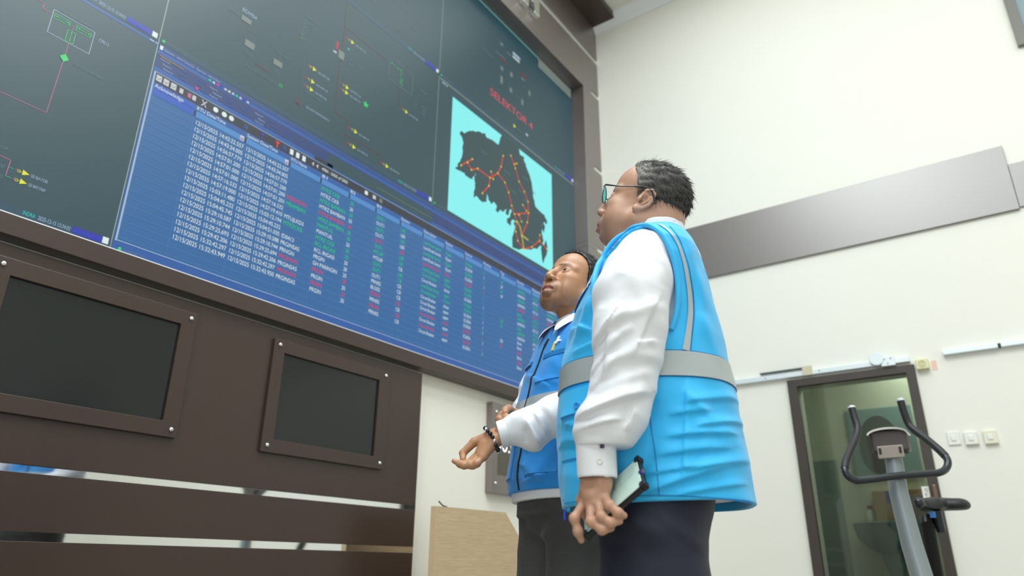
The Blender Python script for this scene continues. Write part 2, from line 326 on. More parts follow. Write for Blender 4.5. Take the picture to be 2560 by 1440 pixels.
tag(MB().box(X1-0.145, X1-0.012, -2.16, -1.70, 1.092, 1.1085).build('washroom_shelf', m_wt2), 'narrow shelf under the cardboard box in the washroom', 'shelf')
t = empty('soap_bottle', (X1-0.07, -1.72, 1.1), 0, 'small white and red bottle standing left of the cardboard box', 'bottle')
MB().lathe([(0.03, 1.109), (0.032, 1.17), (0.02, 1.2), (0.02, 1.205), (0.001, 1.206)], (X1-0.07, -1.755, 0), (0, 0, 1), 16).build('bottle_body', m_white, t, smooth=True)
MB().lathe([(0.018, 1.206), (0.018, 1.235), (0.001, 1.236)], (X1-0.07, -1.755, 0), (0, 0, 1), 12).build('cap', mat('red_cap', srgb(170, 50, 46), 0.4), t)
# ------------------------------------------------------------------ display wall and what it shows
def scr(name, rgb, es=1.0):
    c = tuple(max(0.0, a-b) for a, b in zip(srgb(*rgb)[:3], VEIL))+(1,)     # what the face reflects of the room comes on top of this
    return mat('lit_'+name, (0.018, 0.022, 0.022, 1), SCR_ROUGH, spec=0.6, emit=c, es=es)
SCR_ROUGH = 0.38; VEIL = (0.115, 0.125, 0.118)
m_dark = scr('dark', (88, 112, 116)); m_seam = mat('display_seam', srgb(150, 165, 160), 0.4)
s_blue = scr('blue', (96, 129, 172)); s_blue2 = scr('blue_row', (104, 140, 186)); s_head = scr('head', (112, 156, 208)); s_head2 = scr('head_violet', (96, 120, 196))
s_tool = scr('tool', (66, 78, 104)); s_line = scr('pale_line', (176, 196, 214)); s_white = scr('white', (226, 240, 240)); s_green = scr('green', (70, 214, 130)); s_red = scr('red', (226, 84, 112))
s_dim = scr('dim_text', (128, 146, 146)); s_dimred = scr('dim_red', (140, 74, 74)); s_yel = scr('yellow', (232, 232, 84)); s_cyan = scr('cyan', (152, 247, 246)); s_land = scr('land', (88, 110, 112))
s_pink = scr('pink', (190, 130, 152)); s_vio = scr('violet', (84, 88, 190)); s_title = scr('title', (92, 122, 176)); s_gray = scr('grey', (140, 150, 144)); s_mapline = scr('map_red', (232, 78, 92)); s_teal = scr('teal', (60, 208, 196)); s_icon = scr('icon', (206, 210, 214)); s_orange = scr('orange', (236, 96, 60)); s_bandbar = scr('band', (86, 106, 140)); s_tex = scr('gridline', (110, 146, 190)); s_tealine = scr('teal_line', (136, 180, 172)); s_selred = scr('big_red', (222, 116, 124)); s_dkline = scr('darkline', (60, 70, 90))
vw = empty('video_wall', (0, 0, SZ0), 0, 'wall of seamless display panels showing a control diagram, alarm table and map', 'video wall')
CW, CH = 1.9, 1.0402
for c in range(-2, 2):
    for r in range(3):
        x0 = c*CW+0.0022; x1 = (c+1)*CW-0.0022
        if c == 1: x1 = SX1-0.002
        z0 = SZ0+r*CH+0.0001; z1 = SZ0+(r+1)*CH-0.0001
        MB().box(x0, x1, 0.0, 0.05, z0, z1).build('display_panel', m_dark, vw)
MB().box(SX0, SX1, 0.0012, 0.06, SZ0-0.02, SZ1-0.001).build('panel_rack', m_seam, vw)

class Flat:
    """flat marks lying on the display face, one mesh with one material slot per colour"""
    def __init__(s): s.v = []; s.f = []; s.mi = []; s.m = []
    def _m(s, m):
        if m not in s.m: s.m.append(m)
        return s.m.index(m)
    def poly(s, pts, m, lay=1):
        k = len(s.v); y = -0.0005*lay; s.v += [(p[0], y, p[1]) for p in pts]; s.f.append(tuple(range(k, k+len(pts)))); s.mi.append(s._m(m))
    def rect(s, x0, x1, z0, z1, m, lay=1): s.poly([(x0, z0), (x1, z0), (x1, z1), (x0, z1)], m, lay)
    def line(s, pts, wd, m, lay=2):
        for (a, b) in zip(pts[:-1], pts[1:]):
            d = Vector((b[0]-a[0], b[1]-a[1])); L = d.length
            if L < 1e-6: continue
            d /= L; n = Vector((-d.y, d.x))*wd/2; e = d*wd/2
            s.poly([(a[0]-e.x-n.x, a[1]-e.y-n.y), (b[0]+e.x-n.x, b[1]+e.y-n.y), (b[0]+e.x+n.x, b[1]+e.y+n.y), (a[0]-e.x+n.x, a[1]-e.y+n.y)], m, lay)
    def frame(s, x0, x1, z0, z1, wd, m, lay=2): s.line([(x0, z0), (x1, z0), (x1, z1), (x0, z1), (x0, z0)], wd, m, lay)
    def text(s, t, x, z, h, m, lay=3, sx=1.0, right=None):
        """h = cap height; right = squeeze to end at this x"""
        vs, fs, wdt = glyphs(t); k = len(s.v); y = -0.0005*lay
        q = sx*h if right is None else (right-x)/wdt
        s.v += [(x+v[0]*q, y, z+v[1]*h) for v in vs]; s.f += [tuple(i+k for i in f) for f in fs]; s.mi += [s._m(m)]*len(fs)
    def disc(s, x, z, r, m, lay=3, n=14): s.poly([(x+r*math.cos(2*PI*i/n), z+r*math.sin(2*PI*i/n)) for i in range(n)], m, lay)
    def build(s, name, parent):
        me = bpy.data.meshes.new(name); me.from_pydata(s.v, [], s.f)
        for m in s.m: me.materials.append(m)
        me.polygons.foreach_set('material_index', s.mi)
        bm = bmesh.new(); bm.from_mesh(me)
        for f in bm.faces:
            f.normal_update()
            if f.normal.y > 0: f.normal_flip()
        bm.to_mesh(me); bm.free()
        o = bpy.data.objects.new(name, me); COL.objects.link(o); o.parent = parent; o.matrix_parent_inverse = parent.matrix_world.inverted() if parent.parent is None else Matrix.Identity(4)
        if parent.parent is None: o.matrix_parent_inverse = parent.matrix_basis.inverted()
        else: o.matrix_parent_inverse = (parent.parent.matrix_basis @ parent.matrix_parent_inverse @ parent.matrix_basis).inverted()
        return o
_gl = {}
def glyphs(t):
    if t in _gl: return _gl[t]
    cu = bpy.data.curves.new('glyphs', 'FONT'); cu.body = t; cu.size = 1.0; cu.resolution_u = 3; cu.fill_mode = 'FRONT'
    ob = bpy.data.objects.new('glyphs', cu); me = bpy.data.meshes.new_from_object(ob)
    vs = [(v.co.x, v.co.y) for v in me.vertices]; fs = [tuple(p.vertices) for p in me.polygons]
    if vs:
        x0 = min(v[0] for v in vs); x1 = max(v[0] for v in vs); CAPH = 0.72
        vs = [((v[0]-x0)/CAPH, v[1]/CAPH) for v in vs]; wdt = (x1-x0)/CAPH
    else: wdt = 1
    bpy.data.objects.remove(ob); bpy.data.curves.remove(cu); bpy.data.meshes.remove(me)
    _gl[t] = (vs, fs, wdt); return _gl[t]

# --- alarm table window
F = Flat()
F.rect(0.004, 3.775, 1.9475, 2.985, s_title, 1)
F.rect(0.004, 3.775, 2.862, 2.934, s_bandbar, 2)
F.rect(1.02, 1.9, 2.845, 2.925, m_dark, 3); F.rect(0.93, 1.06, 2.838, 2.862, s_tool, 3)
F.rect(0.012, 3.775, 2.78, 2.834, s_tool, 3); F.line([(0.012, 2.834), (3.775, 2.834)], 0.003, s_line, 4)
F.rect(0.014, 3.775, 1.992, 2.78, s_blue, 3)
F.line([(0.014, 2.83), (0.014, 1.99)], 0.008, s_line, 5); F.line([(0.014, 1.99), (3.775, 1.985)], 0.0035, s_line, 5)
F.rect(0.004, 3.775, 2.955, 2.984, scr('titlebar', (88, 112, 150)), 3)
tbl = F.build('alarm_table', vw)
tbl['label'] = 'blue alarm table window'
xs = [0.022, 0.232, 0.508, 0.780, 0.992, 1.201, 1.412, 1.622, 1.830, 2.046, 2.254, 2.462, 2.666, 2.879, 3.086, 3.286, 3.49, 3.70, 3.775]
F = Flat()
for i in range(len(xs)-1):
    F.rect(xs[i]+0.003, xs[i+1]-0.009, 2.717, 2.749, s_head2 if i == 0 else s_head, 5)
    F.rect(xs[i]+0.003, xs[i+1]-0.009, 2.752, 2.778, s_title if i else s_head2, 5)
    F.rect(xs[i+1]-0.008, xs[i+1]+0.001, 2.716, 2.748, s_dkline, 5)
    if i in (1, 2): F.rect(xs[i+1]-0.034, xs[i+1]-0.012, 2.719, 2.747, s_icon, 6); F.rect(xs[i+1]-0.031, xs[i+1]-0.015, 2.723, 2.733, s_pink, 7)
for i, (h, r) in enumerate([('Acknowledge', 0.165), ('RTU Date/Time', 0.386), ('System Date/Time', 0.694), ('RTU Name', 0.885), ('B1', 1.03), ('B2', 1.24), ('B3', 1.45), ('Element', 1.70), ('Description', 1.95), ('Status', 2.12), ('Source', 2.33), ('Priority', 2.55), ('Tag', 2.71), ('Domain', 2.97), ('Responsible', 3.235), ('Comment', 3.40)]):
    F.text(h, xs[i]+0.003, 2.7555, 0.0205, s_white, 6, right=r)
F.build('header_cells', tbl)
F = Flat()
z = 2.7045
for i in range(22):
    zz = 2.7115-i*0.0372
    if zz > 1.995: F.line([(0.02, zz), (3.775, zz)], 0.0022, s_tex, 5)
for x in xs[1:-1]: F.line([(x-0.004, 2.71), (x-0.004, 1.995)], 0.0018, s_tex, 5)
F.build('grid_lines', tbl)
C = 'gwgwrggwggwwwrwrw'; CM = {'g': s_green, 'w': s_white, 'r': s_red}
rtu = '14:43:22.557 14:43:34.005 14:56:57.779 14:57:01.200 14:57:01.000 14:57:01.000 14:57:16.532 14:57:19.000 15:03:11.480 15:04:45.232 15:04:45.745 15:29:10.587 15:29:10.744 15:29:25.693 15:29:42.206 15:32:42.297 15:32:43.949'.split()
sy = '14:43:22.557 14:43:34.005 14:56:57.779 14:57:01.200 14:57:01.200 14:57:01.201 14:57:16.532 14:57:19.410 15:03:12.194 15:04:45.232 15:04:51.035 15:29:10.588 15:29:10.744 15:29:25.694 15:29:42.206 15:32:42.297 15:32:43.950'.split()
nm = ['', '', '', '', 'r:MBAMBAN', 'g:MBAMBAN', '', 'w:MTUJLKD3', 'g:MTRZCKB', '', 'w:ID0413', 'w:PRGINSAS', 'w:PRNGN', 'r:PRGINSAS', 'w:PRGINSAS', 'r:PRGINSAS', 'w:PRGINSAS']
b1 = ['MTRZ CKB', 'MTRZ CKB', 'MTRZ BAMBAN', 'MTRZ BAMBAN', 'MTRZ BAMBAN', 'MTRZ BAMBAN', 'MANTUIL', 'MANTUIL', 'MTRZ CKB', 'RCL IRIGASI', 'RCL IRIGASI', 'PRGIN', 'GH PARINGIN', 'PRGIN', 'PRGIN', 'PRGIN', 'PRGIN']
b3 = ['OUT1']*6+['MTL09']*2+['OUT1']*3+['PRN02', 'BLG02']+['PRN02']*4
el = ['LBS']*6+['CB', 'CB', 'LBS']+['CB']*8
de = ['Load Break Switch']*6+['Circuit Breaker']*2+['Load Break Switch']+['Circuit Breaker']*8
st = ['Open', 'Open', 'Open', 'Open', 'Disc', 'open', 'Close', 'close', 'open', 'Close', 'close', 'open', 'open', 'close', 'open', 'close', 'open']
tg = ['SP', 'SP', 'SP', 'SP', '', '', '', '', 'CB', 'SC', '', '', 'CB', 'SC', '', '', '']
dom = ['HARMAN', 'HARMAN', 'HARMAN', 'HARMAN', 'HARMAN', 'Barito', 'HARMAN', 'HARMAN', 'Barito', 'HARMAN', 'HARMAN', 'Barito', 'Barito', 'Barito', 'Barito', 'Barito', 'Barito']
rows = [2.6785-i*0.0372 for i in range(17)]
def column(x, items, right=None, cols=None, h=0.0235, sx=0.82):
    F = Flat()
    for i, t in enumerate(items):
        c = (cols or C)[i]
        if len(t) > 1 and t[1] == ':': c, t = t[0], t[2:]
        if t: F.text(t, x, rows[i], h, CM[c], 6, sx=sx, right=right)
    F.build('text_column', tbl)
column(0.243, ['12/15/2025 '+t for t in rtu], 0.500, 'w'*17); column(0.518, ['12/15/2025 '+t for t in sy], 0.774, 'w'*17)
column(0.788, nm); column(0.999, b1); column(1.209, ['20']*17); column(1.420, b3); column(1.630, el); column(1.838, de, h=0.022, sx=0.74); column(2.054, st); column(2.263, ['SCADA']*17, sx=0.74)
column(2.472, ['1']*17); column(2.674, tg); column(2.887, dom, sx=0.72); column(3.094, ['RTC 01']*17, sx=0.72); column(3.294, ['HARMAN X']*17, sx=0.8)
F = Flat()
tx = 0.018
for i, x in enumerate([0.024, 0.058, 0.094]): F.rect(x, x+0.026, 2.792, 2.824, s_icon, 5); F.line([(x+0.004, 2.81), (x+0.012, 2.801), (x+0.022, 2.813)], 0.003, s_gray, 6)
for x, m in [(0.137, s_icon), (0.178, s_pink), (0.202, s_icon)]: F.rect(x, x+0.018, 2.794, 2.82, m, 5)
F.line([(0.252, 2.792), (0.274, 2.822)], 0.005, s_icon, 5); F.line([(0.252, 2.822), (0.274, 2.792)], 0.005, s_icon, 5)
for x in (0.325, 0.372, 0.412): F.disc(x, 2.808, 0.014, s_white, 5)
for x in (0.487, 0.499): F.rect(x, x+0.006, 2.792, 2.82, s_title, 5)
F.poly([(0.578, 2.822), (0.606, 2.822), (0.595, 2.806), (0.595, 2.79), (0.589, 2.79), (0.589, 2.806)], s_vio, 5)
F.poly([(0.672, 2.822), (0.702, 2.822), (0.690, 2.806), (0.690, 2.786), (0.683, 2.786), (0.683, 2.806)], s_orange, 5)
for x in (0.722, 0.735): F.rect(x, x+0.006, 2.792, 2.82, s_title, 5)
for x in (0.768, 0.808, 0.85): F.rect(x, x+0.022, 2.79, 2.822, s_white, 5)
for x in (0.915, 0.945): F.poly([(x, 2.806), (x+0.014, 2.82), (x+0.014, 2.792)], s_icon, 5)
F.text('4984 - 5000 of 5000', 0.985, 2.797, 0.02, s_white, 5, right=1.175)
for x, m in [(1.31, s_white), (1.375, s_icon), (1.43, s_gray)]: F.rect(x, x+0.024, 2.795, 2.82, m, 5)
F.build('toolbar_icons', tbl)
F = Flat()
F.rect(0.010, 0.024, 2.957, 2.979, s_white, 5); F.text('Operator - Alarm Summary - Operator - Alarm View', 0.03, 2.961, 0.012, s_line, 5, right=0.32)
F.line([(0.02, 2.925), (0.13, 2.922)], 0.007, scr('olive', (150, 140, 84)), 5)
for i in range(26):
    x = 0.02+(i % 9)*0.085+rng.random()*0.03; zz = 2.916-(i//9)*0.022
    F.text(['Network', 'Alarms', 'Dispatch', 'Reports', 'System', 'Trend'][i % 6], x, zz-0.008, 0.0095, s_title if i % 3 else s_line, 5)
for i, m in enumerate([s_green, s_icon, s_red, s_vio, s_icon, s_yel, s_icon, s_green, s_icon, s_vio, s_icon]): F.rect(0.262+i*0.0215, 0.274+i*0.0215, 2.94, 2.952, m, 6)
F.rect(0.205, 0.222, 2.858, 2.87, s_red, 6)
F.disc(0.03, 1.965, 0.005, s_vio, 4); F.disc(0.036, 1.957, 0.008, s_green, 5); F.text('CONNECTED', 0.052, 1.951, 0.011, s_dim, 5)
F.build('menu_bar', tbl)

# --- taskbars of the separate displays
F = Flat()
def taskbar(x1, z, strong=1.0):
    F.rect(x1-1.9+0.01, x1-0.002, z-0.0006, z+0.03, scr('taskbar', (92, 114, 124)), 1)
    F.text('INDRA', x1-0.327, z+0.011, 0.017, s_teal, 3, right=x1-0.285); F.text('2025-12-15 15:34:03', x1-0.275, z+0.011, 0.017, s_line, 3, right=x1-0.160)
    F.rect(x1-0.152, x1-0.04, z+0.006, z+0.034, s_vio, 3); F.text('Enter display id', x1-0.148, z+0.014, 0.012, s_title, 4, right=x1-0.07); F.rect(x1-0.036, x1-0.012, z+0.008, z+0.036, s_white, 3)
taskbar(0.0, 1.949); taskbar(0.0, 2.993); taskbar(1.9, 2.993); taskbar(1.9, 4.032); taskbar(3.78, 4.032); taskbar(0, 4.032)
for x, z in [(0.02, 3.002), (1.92, 3.0), (1.92, 4.04)]: F.disc(x, z+0.006, 0.0075, s_green, 3); F.text('CONNECTED', x+0.018, z, 0.011, s_dim, 3)
F.rect(-1.9, -0.002, 2.972, 2.984, s_title, 1); F.rect(-0.04, -0.02, 2.974, 2.982, s_line, 3); F.rect(-0.014, -0.006, 2.974, 2.982, s_line, 3)
F.rect(1.91, 3.775, 4.008, 4.022, s_gray, 1)
for x in (1.935, 1.955, 1.98): F.rect(x, x+0.012, 3.985, 4.0, s_line, 3)
for i in range(9): F.text('Menu entry', 2.25+i*0.11, 3.988-0.004*(i % 3), 0.011, s_title, 3)
F.line([(1.4, 2.883), (1.9, 2.883)], 0.003, s_gray, 5)
F.build('taskbars', vw)

# --- single-line diagrams
F = Flat()
F.line([(-0.60, 2.863), (-0.481, 2.863), (-0.458, 2.861), (-0.460, 2.834), (-0.42, 2.834)], 0.0024, s_pink)
F.frame(-0.422, -0.259, 2.745, 2.8585, 0.0026, s_line)
F.frame(-0.414, -0.355, 2.8225, 2.8445, 0.002, s_green); F.frame(-0.328, -0.270, 2.8205, 2.846, 0.002, s_green); F.frame(-0.355, -0.325, 2.750, 2.803, 0.002, s_green)
F.line([(-0.406, 2.834), (-0.362, 2.833)], 0.0016, s_green); F.line([(-0.32, 2.834), (-0.278, 2.833)], 0.0016, s_green); F.line([(-0.340, 2.758), (-0.340, 2.796)], 0.0016, s_green)
for x, z in [(-0.405, 2.834), (-0.363, 2.833), (-0.319, 2.834), (-0.279, 2.833), (-0.340, 2.759), (-0.340, 2.795)]: F.disc(x, z, 0.0035, s_green, 4, 8)
F.line([(-0.339, 2.833), (-0.339, 2.803)], 0.0018, s_pink); F.line([(-0.340, 2.75), (-0.340, 2.69)], 0.0024, s_pink)
F.poly([(-0.34, 2.689), (-0.322, 2.669), (-0.34, 2.650), (-0.358, 2.669)], s_green, 4)
F.line([(-0.341, 2.65), (-0.346, 2.401), (-0.507, 2.400), (-0.9, 2.399)], 0.0026, s_pink)
F.text('MTRZ TIANG SUBERANGAN', -0.400, 2.866, 0.012, s_dim, right=-0.275); F.text('CPK15', -0.237, 2.826, 0.017, s_line, right=-0.195)
F.text('GD KUSEPTOLE ACO GRK.LC', -0.304, 2.659, 0.0125, s_dim, right=-0.182)
F.line([(-0.9, 2.155), (-0.448, 2.153), (-0.412, 2.150), (-0.413, 2.085)], 0.003, s_pink)
F.text('GD MPT-CBR1', -0.50, 2.182, 0.0135, s_dim, right=-0.426); F.text('GD C187', -0.475, 2.109, 0.0135, s_dim, right=-0.424); F.text('GD 005', -0.46, 2.068, 0.0135, s_dim, right=-0.421)
for z, t in [(2.121, 'GD BLP-CC85'), (2.083, 'GD BKP-CN69')]:
    F.line([(-0.41, z), (-0.395, z)], 0.0015, s_green); F.disc(-0.384, z, 0.0055, s_pink, 3, 10); F.disc(-0.377, z, 0.006, s_yel, 3, 10); F.disc(-0.377, z, 0.004, m_dark, 4, 10); F.disc(-0.385, z, 0.0035, m_dark, 4, 10)
    F.line([(-0.371, z), (-0.362, z)], 0.0014, s_yel); F.poly([(-0.365, z+0.0115), (-0.341, z), (-0.365, z-0.0115)], s_yel, 4); F.text(t, -0.336, z-0.0065, 0.013, s_line, right=-0.277)
F.build('left_diagram', vw)

F = Flat()
for (a, b2, c, d) in [(0.369, 0.426, 3.399, 3.43), (0.410, 0.468, 3.262, 3.302), (0.589, 0.645, 3.262, 3.298), (1.005, 1.049, 3.586, 3.643)]: F.rect(a, b2, c, d, s_gray, 3)
F.text('BDM04', 0.366, 3.452, 0.024, s_line, right=0.452); F.text('TRF-BDM04', 0.288, 3.405, 0.014, s_dim, right=0.355); F.text('20 A', 0.31, 3.385, 0.010, s_dim)
F.text('OUT4', 0.425, 3.214, 0.017, s_dim, right=0.468); F.text('OUT2', 0.598, 3.212, 0.017, s_dim, right=0.64); F.text('TRF-UNIT', 0.60, 3.34, 0.014, s_dim)
F.text('ATS BUMDJUNA PANGTEMDRUWAN', 0.428, 3.144, 0.0125, s_dim, right=0.642); F.frame(0.647, 0.663, 3.152, 3.166, 0.003, s_green)
F.text('TP CAB MAK', 0.484, 3.186, 0.012, s_dimred)
F.text('BL MANTUIL INLET 02', 0.745, 3.694, 0.013, s_dim, right=0.855)
for i in range(6): F.disc(0.750-0.002*i, 3.676-0.027*i, 0.003, s_green, 3, 8); F.text(['OPEN', 'CLOSE', 'LOCAL', 'REM', 'TRIP', 'FAIL'][i], 0.79, 3.668-0.022*i, 0.010, s_dim)
F.text('Tele', 0.728, 3.53, 0.014, s_dim)
F.line([(1.0225, 4.02), (1.029, 3.807), (1.022, 3.466), (1.032, 3.206), (1.128, 3.205), (1.126, 3.104), (1.122, 3.02)], 0.0032, s_dimred)
F.line([(1.126, 3.106), (1.401, 3.109), (1.400, 3.02)], 0.0032, s_dimred); F.line([(1.03, 3.832), (1.382, 3.818)], 0.0024, s_dimred)
F.line([(0.78, 3.435), (0.783, 3.176)], 0.0016, s_dim); F.line([(0.783, 3.176), (0.776, 3.146)], 0.0028, s_dimred)
F.poly([(0.776, 3.146), (0.799, 3.129), (0.785, 3.102), (0.760, 3.121)], s_dimred, 3); F.poly([(0.776, 3.140), (0.793, 3.128), (0.784, 3.108), (0.766, 3.121)], m_dark, 4)
F.line([(0.40, 3.262), (0.40, 3.36), (0.62, 3.36), (0.62, 3.30)], 0.0012, s_dim)
F.text('GD SATPS BANGUBAYU', 0.829, 3.121, 0.0135, s_line, right=0.995); F.text('GD PNTBL_BRDGT', 0.816, 3.214, 0.0125, s_dim, right=0.931)
for (x, z, lx) in [(0.854, 3.394, 1), (0.854, 3.307, 1), (0.852, 3.252, 1), (1.101, 3.76, 1), (1.099, 3.421, 1), (1.099, 3.383, 1), (1.198, 3.163, 1), (1.197, 3.056, 1), (1.471, 3.062, 1), (1.602, 3.541, 1)]:
    F.poly([(x-0.013, z+0.015), (x+0.013, z), (x-0.013, z-0.015)], s_yel, 4); F.disc(x-0.028, z+0.002, 0.007, s_yel, 3, 10); F.disc(x-0.028, z+0.002, 0.005, m_dark, 4, 10); F.line([(x-0.056, z+0.005), (x-0.036, z+0.003)], 0.003, s_orange)
    F.text('GD MRT-%02d' % (int(x*97+z*31) % 90), x+0.024, z-0.007, 0.0125, s_line, right=x+0.108)
F.poly([(1.252+0.027*(1 if i % 2 == 0 else 0.42)*math.sin(i*PI/5), 3.392+0.027*(1 if i % 2 == 0 else 0.42)*math.cos(i*PI/5)) for i in range(10)], s_green, 4)
for i in range(4): F.rect(0.980, 0.997, 3.634+i*0.014, 3.643+i*0.014, s_red, 3)
F.rect(0.966, 0.99, 3.600, 3.612, s_icon, 3); F.disc(1.075, 3.692, 0.007, s_teal, 3); F.text('LBS MTRZ REKONFIG', 1.092, 3.62, 0.0135, s_dim, right=1.205); F.text('20 kV', 1.09, 3.59, 0.011, s_dim)
F.frame(1.418, 1.640, 3.70, 3.861, 0.003, s_dim)
F.line([(1.517, 3.70), (1.530, 3.546), (1.58, 3.541)], 0.0022, s_dimred); F.text('GH PARINGIN', 1.44, 3.872, 0.013, s_dim); F.text('MTL09', 1.72, 3.785, 0.016, s_dim)
for (a, b2) in [((1.435, 3.83), (1.50, 3.825)), ((1.525, 3.83), (1.525, 3.73)), ((1.54, 3.76), (1.54, 3.72))]: F.line([a, b2], 0.002, s_green); F.disc(*a, 0.005, s_green, 4, 8); F.disc(*b2, 0.005, s_green, 4, 8)
for i in range(3): F.text('0.00', 1.745, 3.665-i*0.028, 0.015, s_dim); F.disc(1.682, 3.672-i*0.022, 0.004, s_dim, 3, 8)
for i in range(12): F.text(['BUS', 'LINE', 'TRF', 'CB', 'LBS'][i % 5]+' %d' % (i+3), 0.15+0.13*i, 4.12+0.06*((i*7) % 5), 0.016, s_dim)
F.line([(0.1, 4.35), (1.75, 4.32)], 0.002, s_dim)
F.build('centre_diagram', vw)

# --- right hand displays
F = Flat()
F.text('SELEKTOR 4', 2.497, 4.234, 0.068, s_selred, right=3.10)
for x, z, m, wd, ht in [(2.56, 4.70, s_dim, 0.13, 0.008), (2.62, 4.668, s_dimred, 0.11, 0.018), (2.80, 4.838, s_line, 0.11, 0.026), (2.80, 4.802, s_icon, 0.10, 0.022), (2.90, 4.705, s_dimred, 0.12, 0.018), (2.63, 4.565, s_gray, 0.035, 0.036), (2.765, 4.585, s_gray, 0.035, 0.044), (2.63, 4.43, s_gray, 0.03, 0.075), (2.76, 4.425, s_gray, 0.035, 0.044), (3.04, 4.56, s_gray, 0.03, 0.05), (2.93, 4.40, s_gray, 0.03, 0.055), (2.62, 4.81, s_dim, 0.04, 0.03), (2.72, 4.79, s_dim, 0.05, 0.014), (2.93, 4.66, s_dim, 0.05, 0.02), (2.86, 4.44, s_dim, 0.05, 0.004), (2.95, 4.60, s_dim, 0.05, 0.003), (3.0, 4.128, s_line, 0.03, 0.024)]: F.rect(x, x+wd, z, z+ht, m, 3)
F.poly([(2.82, 4.142), (2.852, 4.124), (2.82, 4.106)], s_yel, 4); F.text('GD PRGIN', 2.87, 4.118, 0.013, s_dim); F.line([(2.40, 4.62), (2.52, 4.60)], 0.004, s_dim)
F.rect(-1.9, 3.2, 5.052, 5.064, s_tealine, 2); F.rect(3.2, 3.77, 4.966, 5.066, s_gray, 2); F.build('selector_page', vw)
F = Flat()
F.rect(2.054, 3.398, 3.012, 3.941, s_cyan, 2)
COAST = [(2.148,3.689),(2.174,3.709),(2.199,3.706),(2.227,3.733),(2.256,3.759),(2.304,3.786),(2.354,3.806),(2.38,3.823),(2.405,3.819),(2.446,3.842),(2.457,3.818),(2.51,3.824),(2.564,3.83),(2.618,3.832),(2.639,3.902),(2.66,3.942),(2.897,3.942),(2.916,3.892),(2.976,3.899),(2.969,3.872),(2.989,3.85),(3.013,3.814),(3.062,3.759),(3.087,3.708),(3.094,3.664),(3.111,3.578),(3.14,3.514),(3.197,3.5),(3.261,3.496),(3.311,3.463),(3.305,3.422),(3.259,3.418),(3.284,3.39),(3.263,3.32),(3.233,3.353),(3.226,3.398),(3.232,3.307),(3.257,3.256),(3.243,3.206),(3.193,3.172),(3.156,3.136),(3.084,3.108),(3.025,3.082),(2.967,3.068),(2.899,3.031),(2.854,3.028),(2.821,3.023),(2.814,3.083),(2.831,3.146),(2.852,3.213),(2.83,3.232),(2.852,3.263),(2.811,3.253),(2.786,3.192),(2.742,3.203),(2.741,3.238),(2.784,3.271),(2.801,3.336),(2.783,3.336),(2.762,3.276),(2.723,3.273),(2.74,3.316),(2.697,3.276),(2.654,3.272),(2.623,3.237),(2.601,3.242),(2.611,3.282),(2.568,3.305),(2.538,3.271),(2.527,3.287),(2.506,3.292),(2.484,3.338),(2.482,3.281),(2.467,3.253),(2.427,3.242),(2.387,3.252),(2.357,3.259),(2.329,3.232),(2.336,3.297),(2.343,3.356),(2.332,3.392),(2.349,3.443),(2.321,3.401),(2.313,3.372),(2.265,3.367),(2.226,3.369),(2.188,3.378),(2.142,3.369),(2.114,3.368),(2.14,3.402),(2.165,3.449),(2.182,3.499),(2.189,3.537),(2.182,3.569),(2.194,3.618),(2.184,3.64),(2.173,3.663),(2.153,3.667)]
def rough(pts):
    out = []
    for a, b2 in zip(pts, pts[1:]+pts[:1]):
        out.append(a); L = math.hypot(b2[0]-a[0], b2[1]-a[1])
        if L > 0.03 and max(a[1], b2[1]) < 3.93:
            for q in (0.35, 0.68): out.append((a[0]+(b2[0]-a[0])*q+rng.normal()*0.004, a[1]+(b2[1]-a[1])*q+rng.normal()*0.004))
    return out
F.poly(rough(COAST), s_land, 3)
F.poly([(3.231,3.209),(3.269,3.216),(3.287,3.268),(3.307,3.246),(3.319,3.19),(3.3,3.137),(3.274,3.098),(3.248,3.037),(3.234,3.076),(3.225,3.124),(3.218,3.166)], s_land, 3)
for l in [[(2.176,3.423),(2.3,3.538)],[(2.246,3.482),(2.294,3.444),(2.367,3.491),(2.517,3.486),(2.614,3.572),(2.656,3.652),(2.68,3.762)],[(2.517,3.486),(2.507,3.412),(2.43,3.313)],[(2.529,3.545),(2.558,3.494)],[(2.614,3.572),(2.709,3.536),(2.759,3.471),(2.801,3.372),(2.84,3.316),(3.037,3.411),(3.028,3.51),(2.977,3.579),(2.901,3.635),(2.847,3.732),(2.785,3.817)],[(2.835,3.764),(2.869,3.787)],[(2.84,3.316),(2.868,3.262),(2.859,3.172),(2.887,3.105),(2.967,3.064),(3.084,3.127),(3.194,3.224),(3.202,3.28)],[(3.194,3.224),(3.306,3.192)],[(3.037,3.411),(3.018,3.318),(2.939,3.168)],[(2.954,3.447),(3.006,3.417)],[(2.901,3.335),(2.938,3.292)]]:
    F.line(l, 0.009, s_mapline, 5)
    for p in l: F.disc(p[0], p[1], 0.0085, s_yel, 6, 8)
for l in [[(2.881,3.268),(2.92,3.233),(2.939,3.175),(3.025,3.166)],[(2.939,3.175),(2.955,3.124),(2.967,3.071)]]: F.line(l, 0.011, scr('map_yellow', (226, 200, 84)), 6)
for (x, z) in [(2.40, 3.66), (2.70, 3.63), (2.78, 3.50), (2.95, 3.70), (3.07, 3.62), (2.98, 3.50), (3.02, 3.16), (2.90, 3.55)]: F.text('GI '+'ABDKLM'[int(x*100) % 6]+'TG', x, z, 0.018, s_dim, 5)
F.build('island_map', vw)
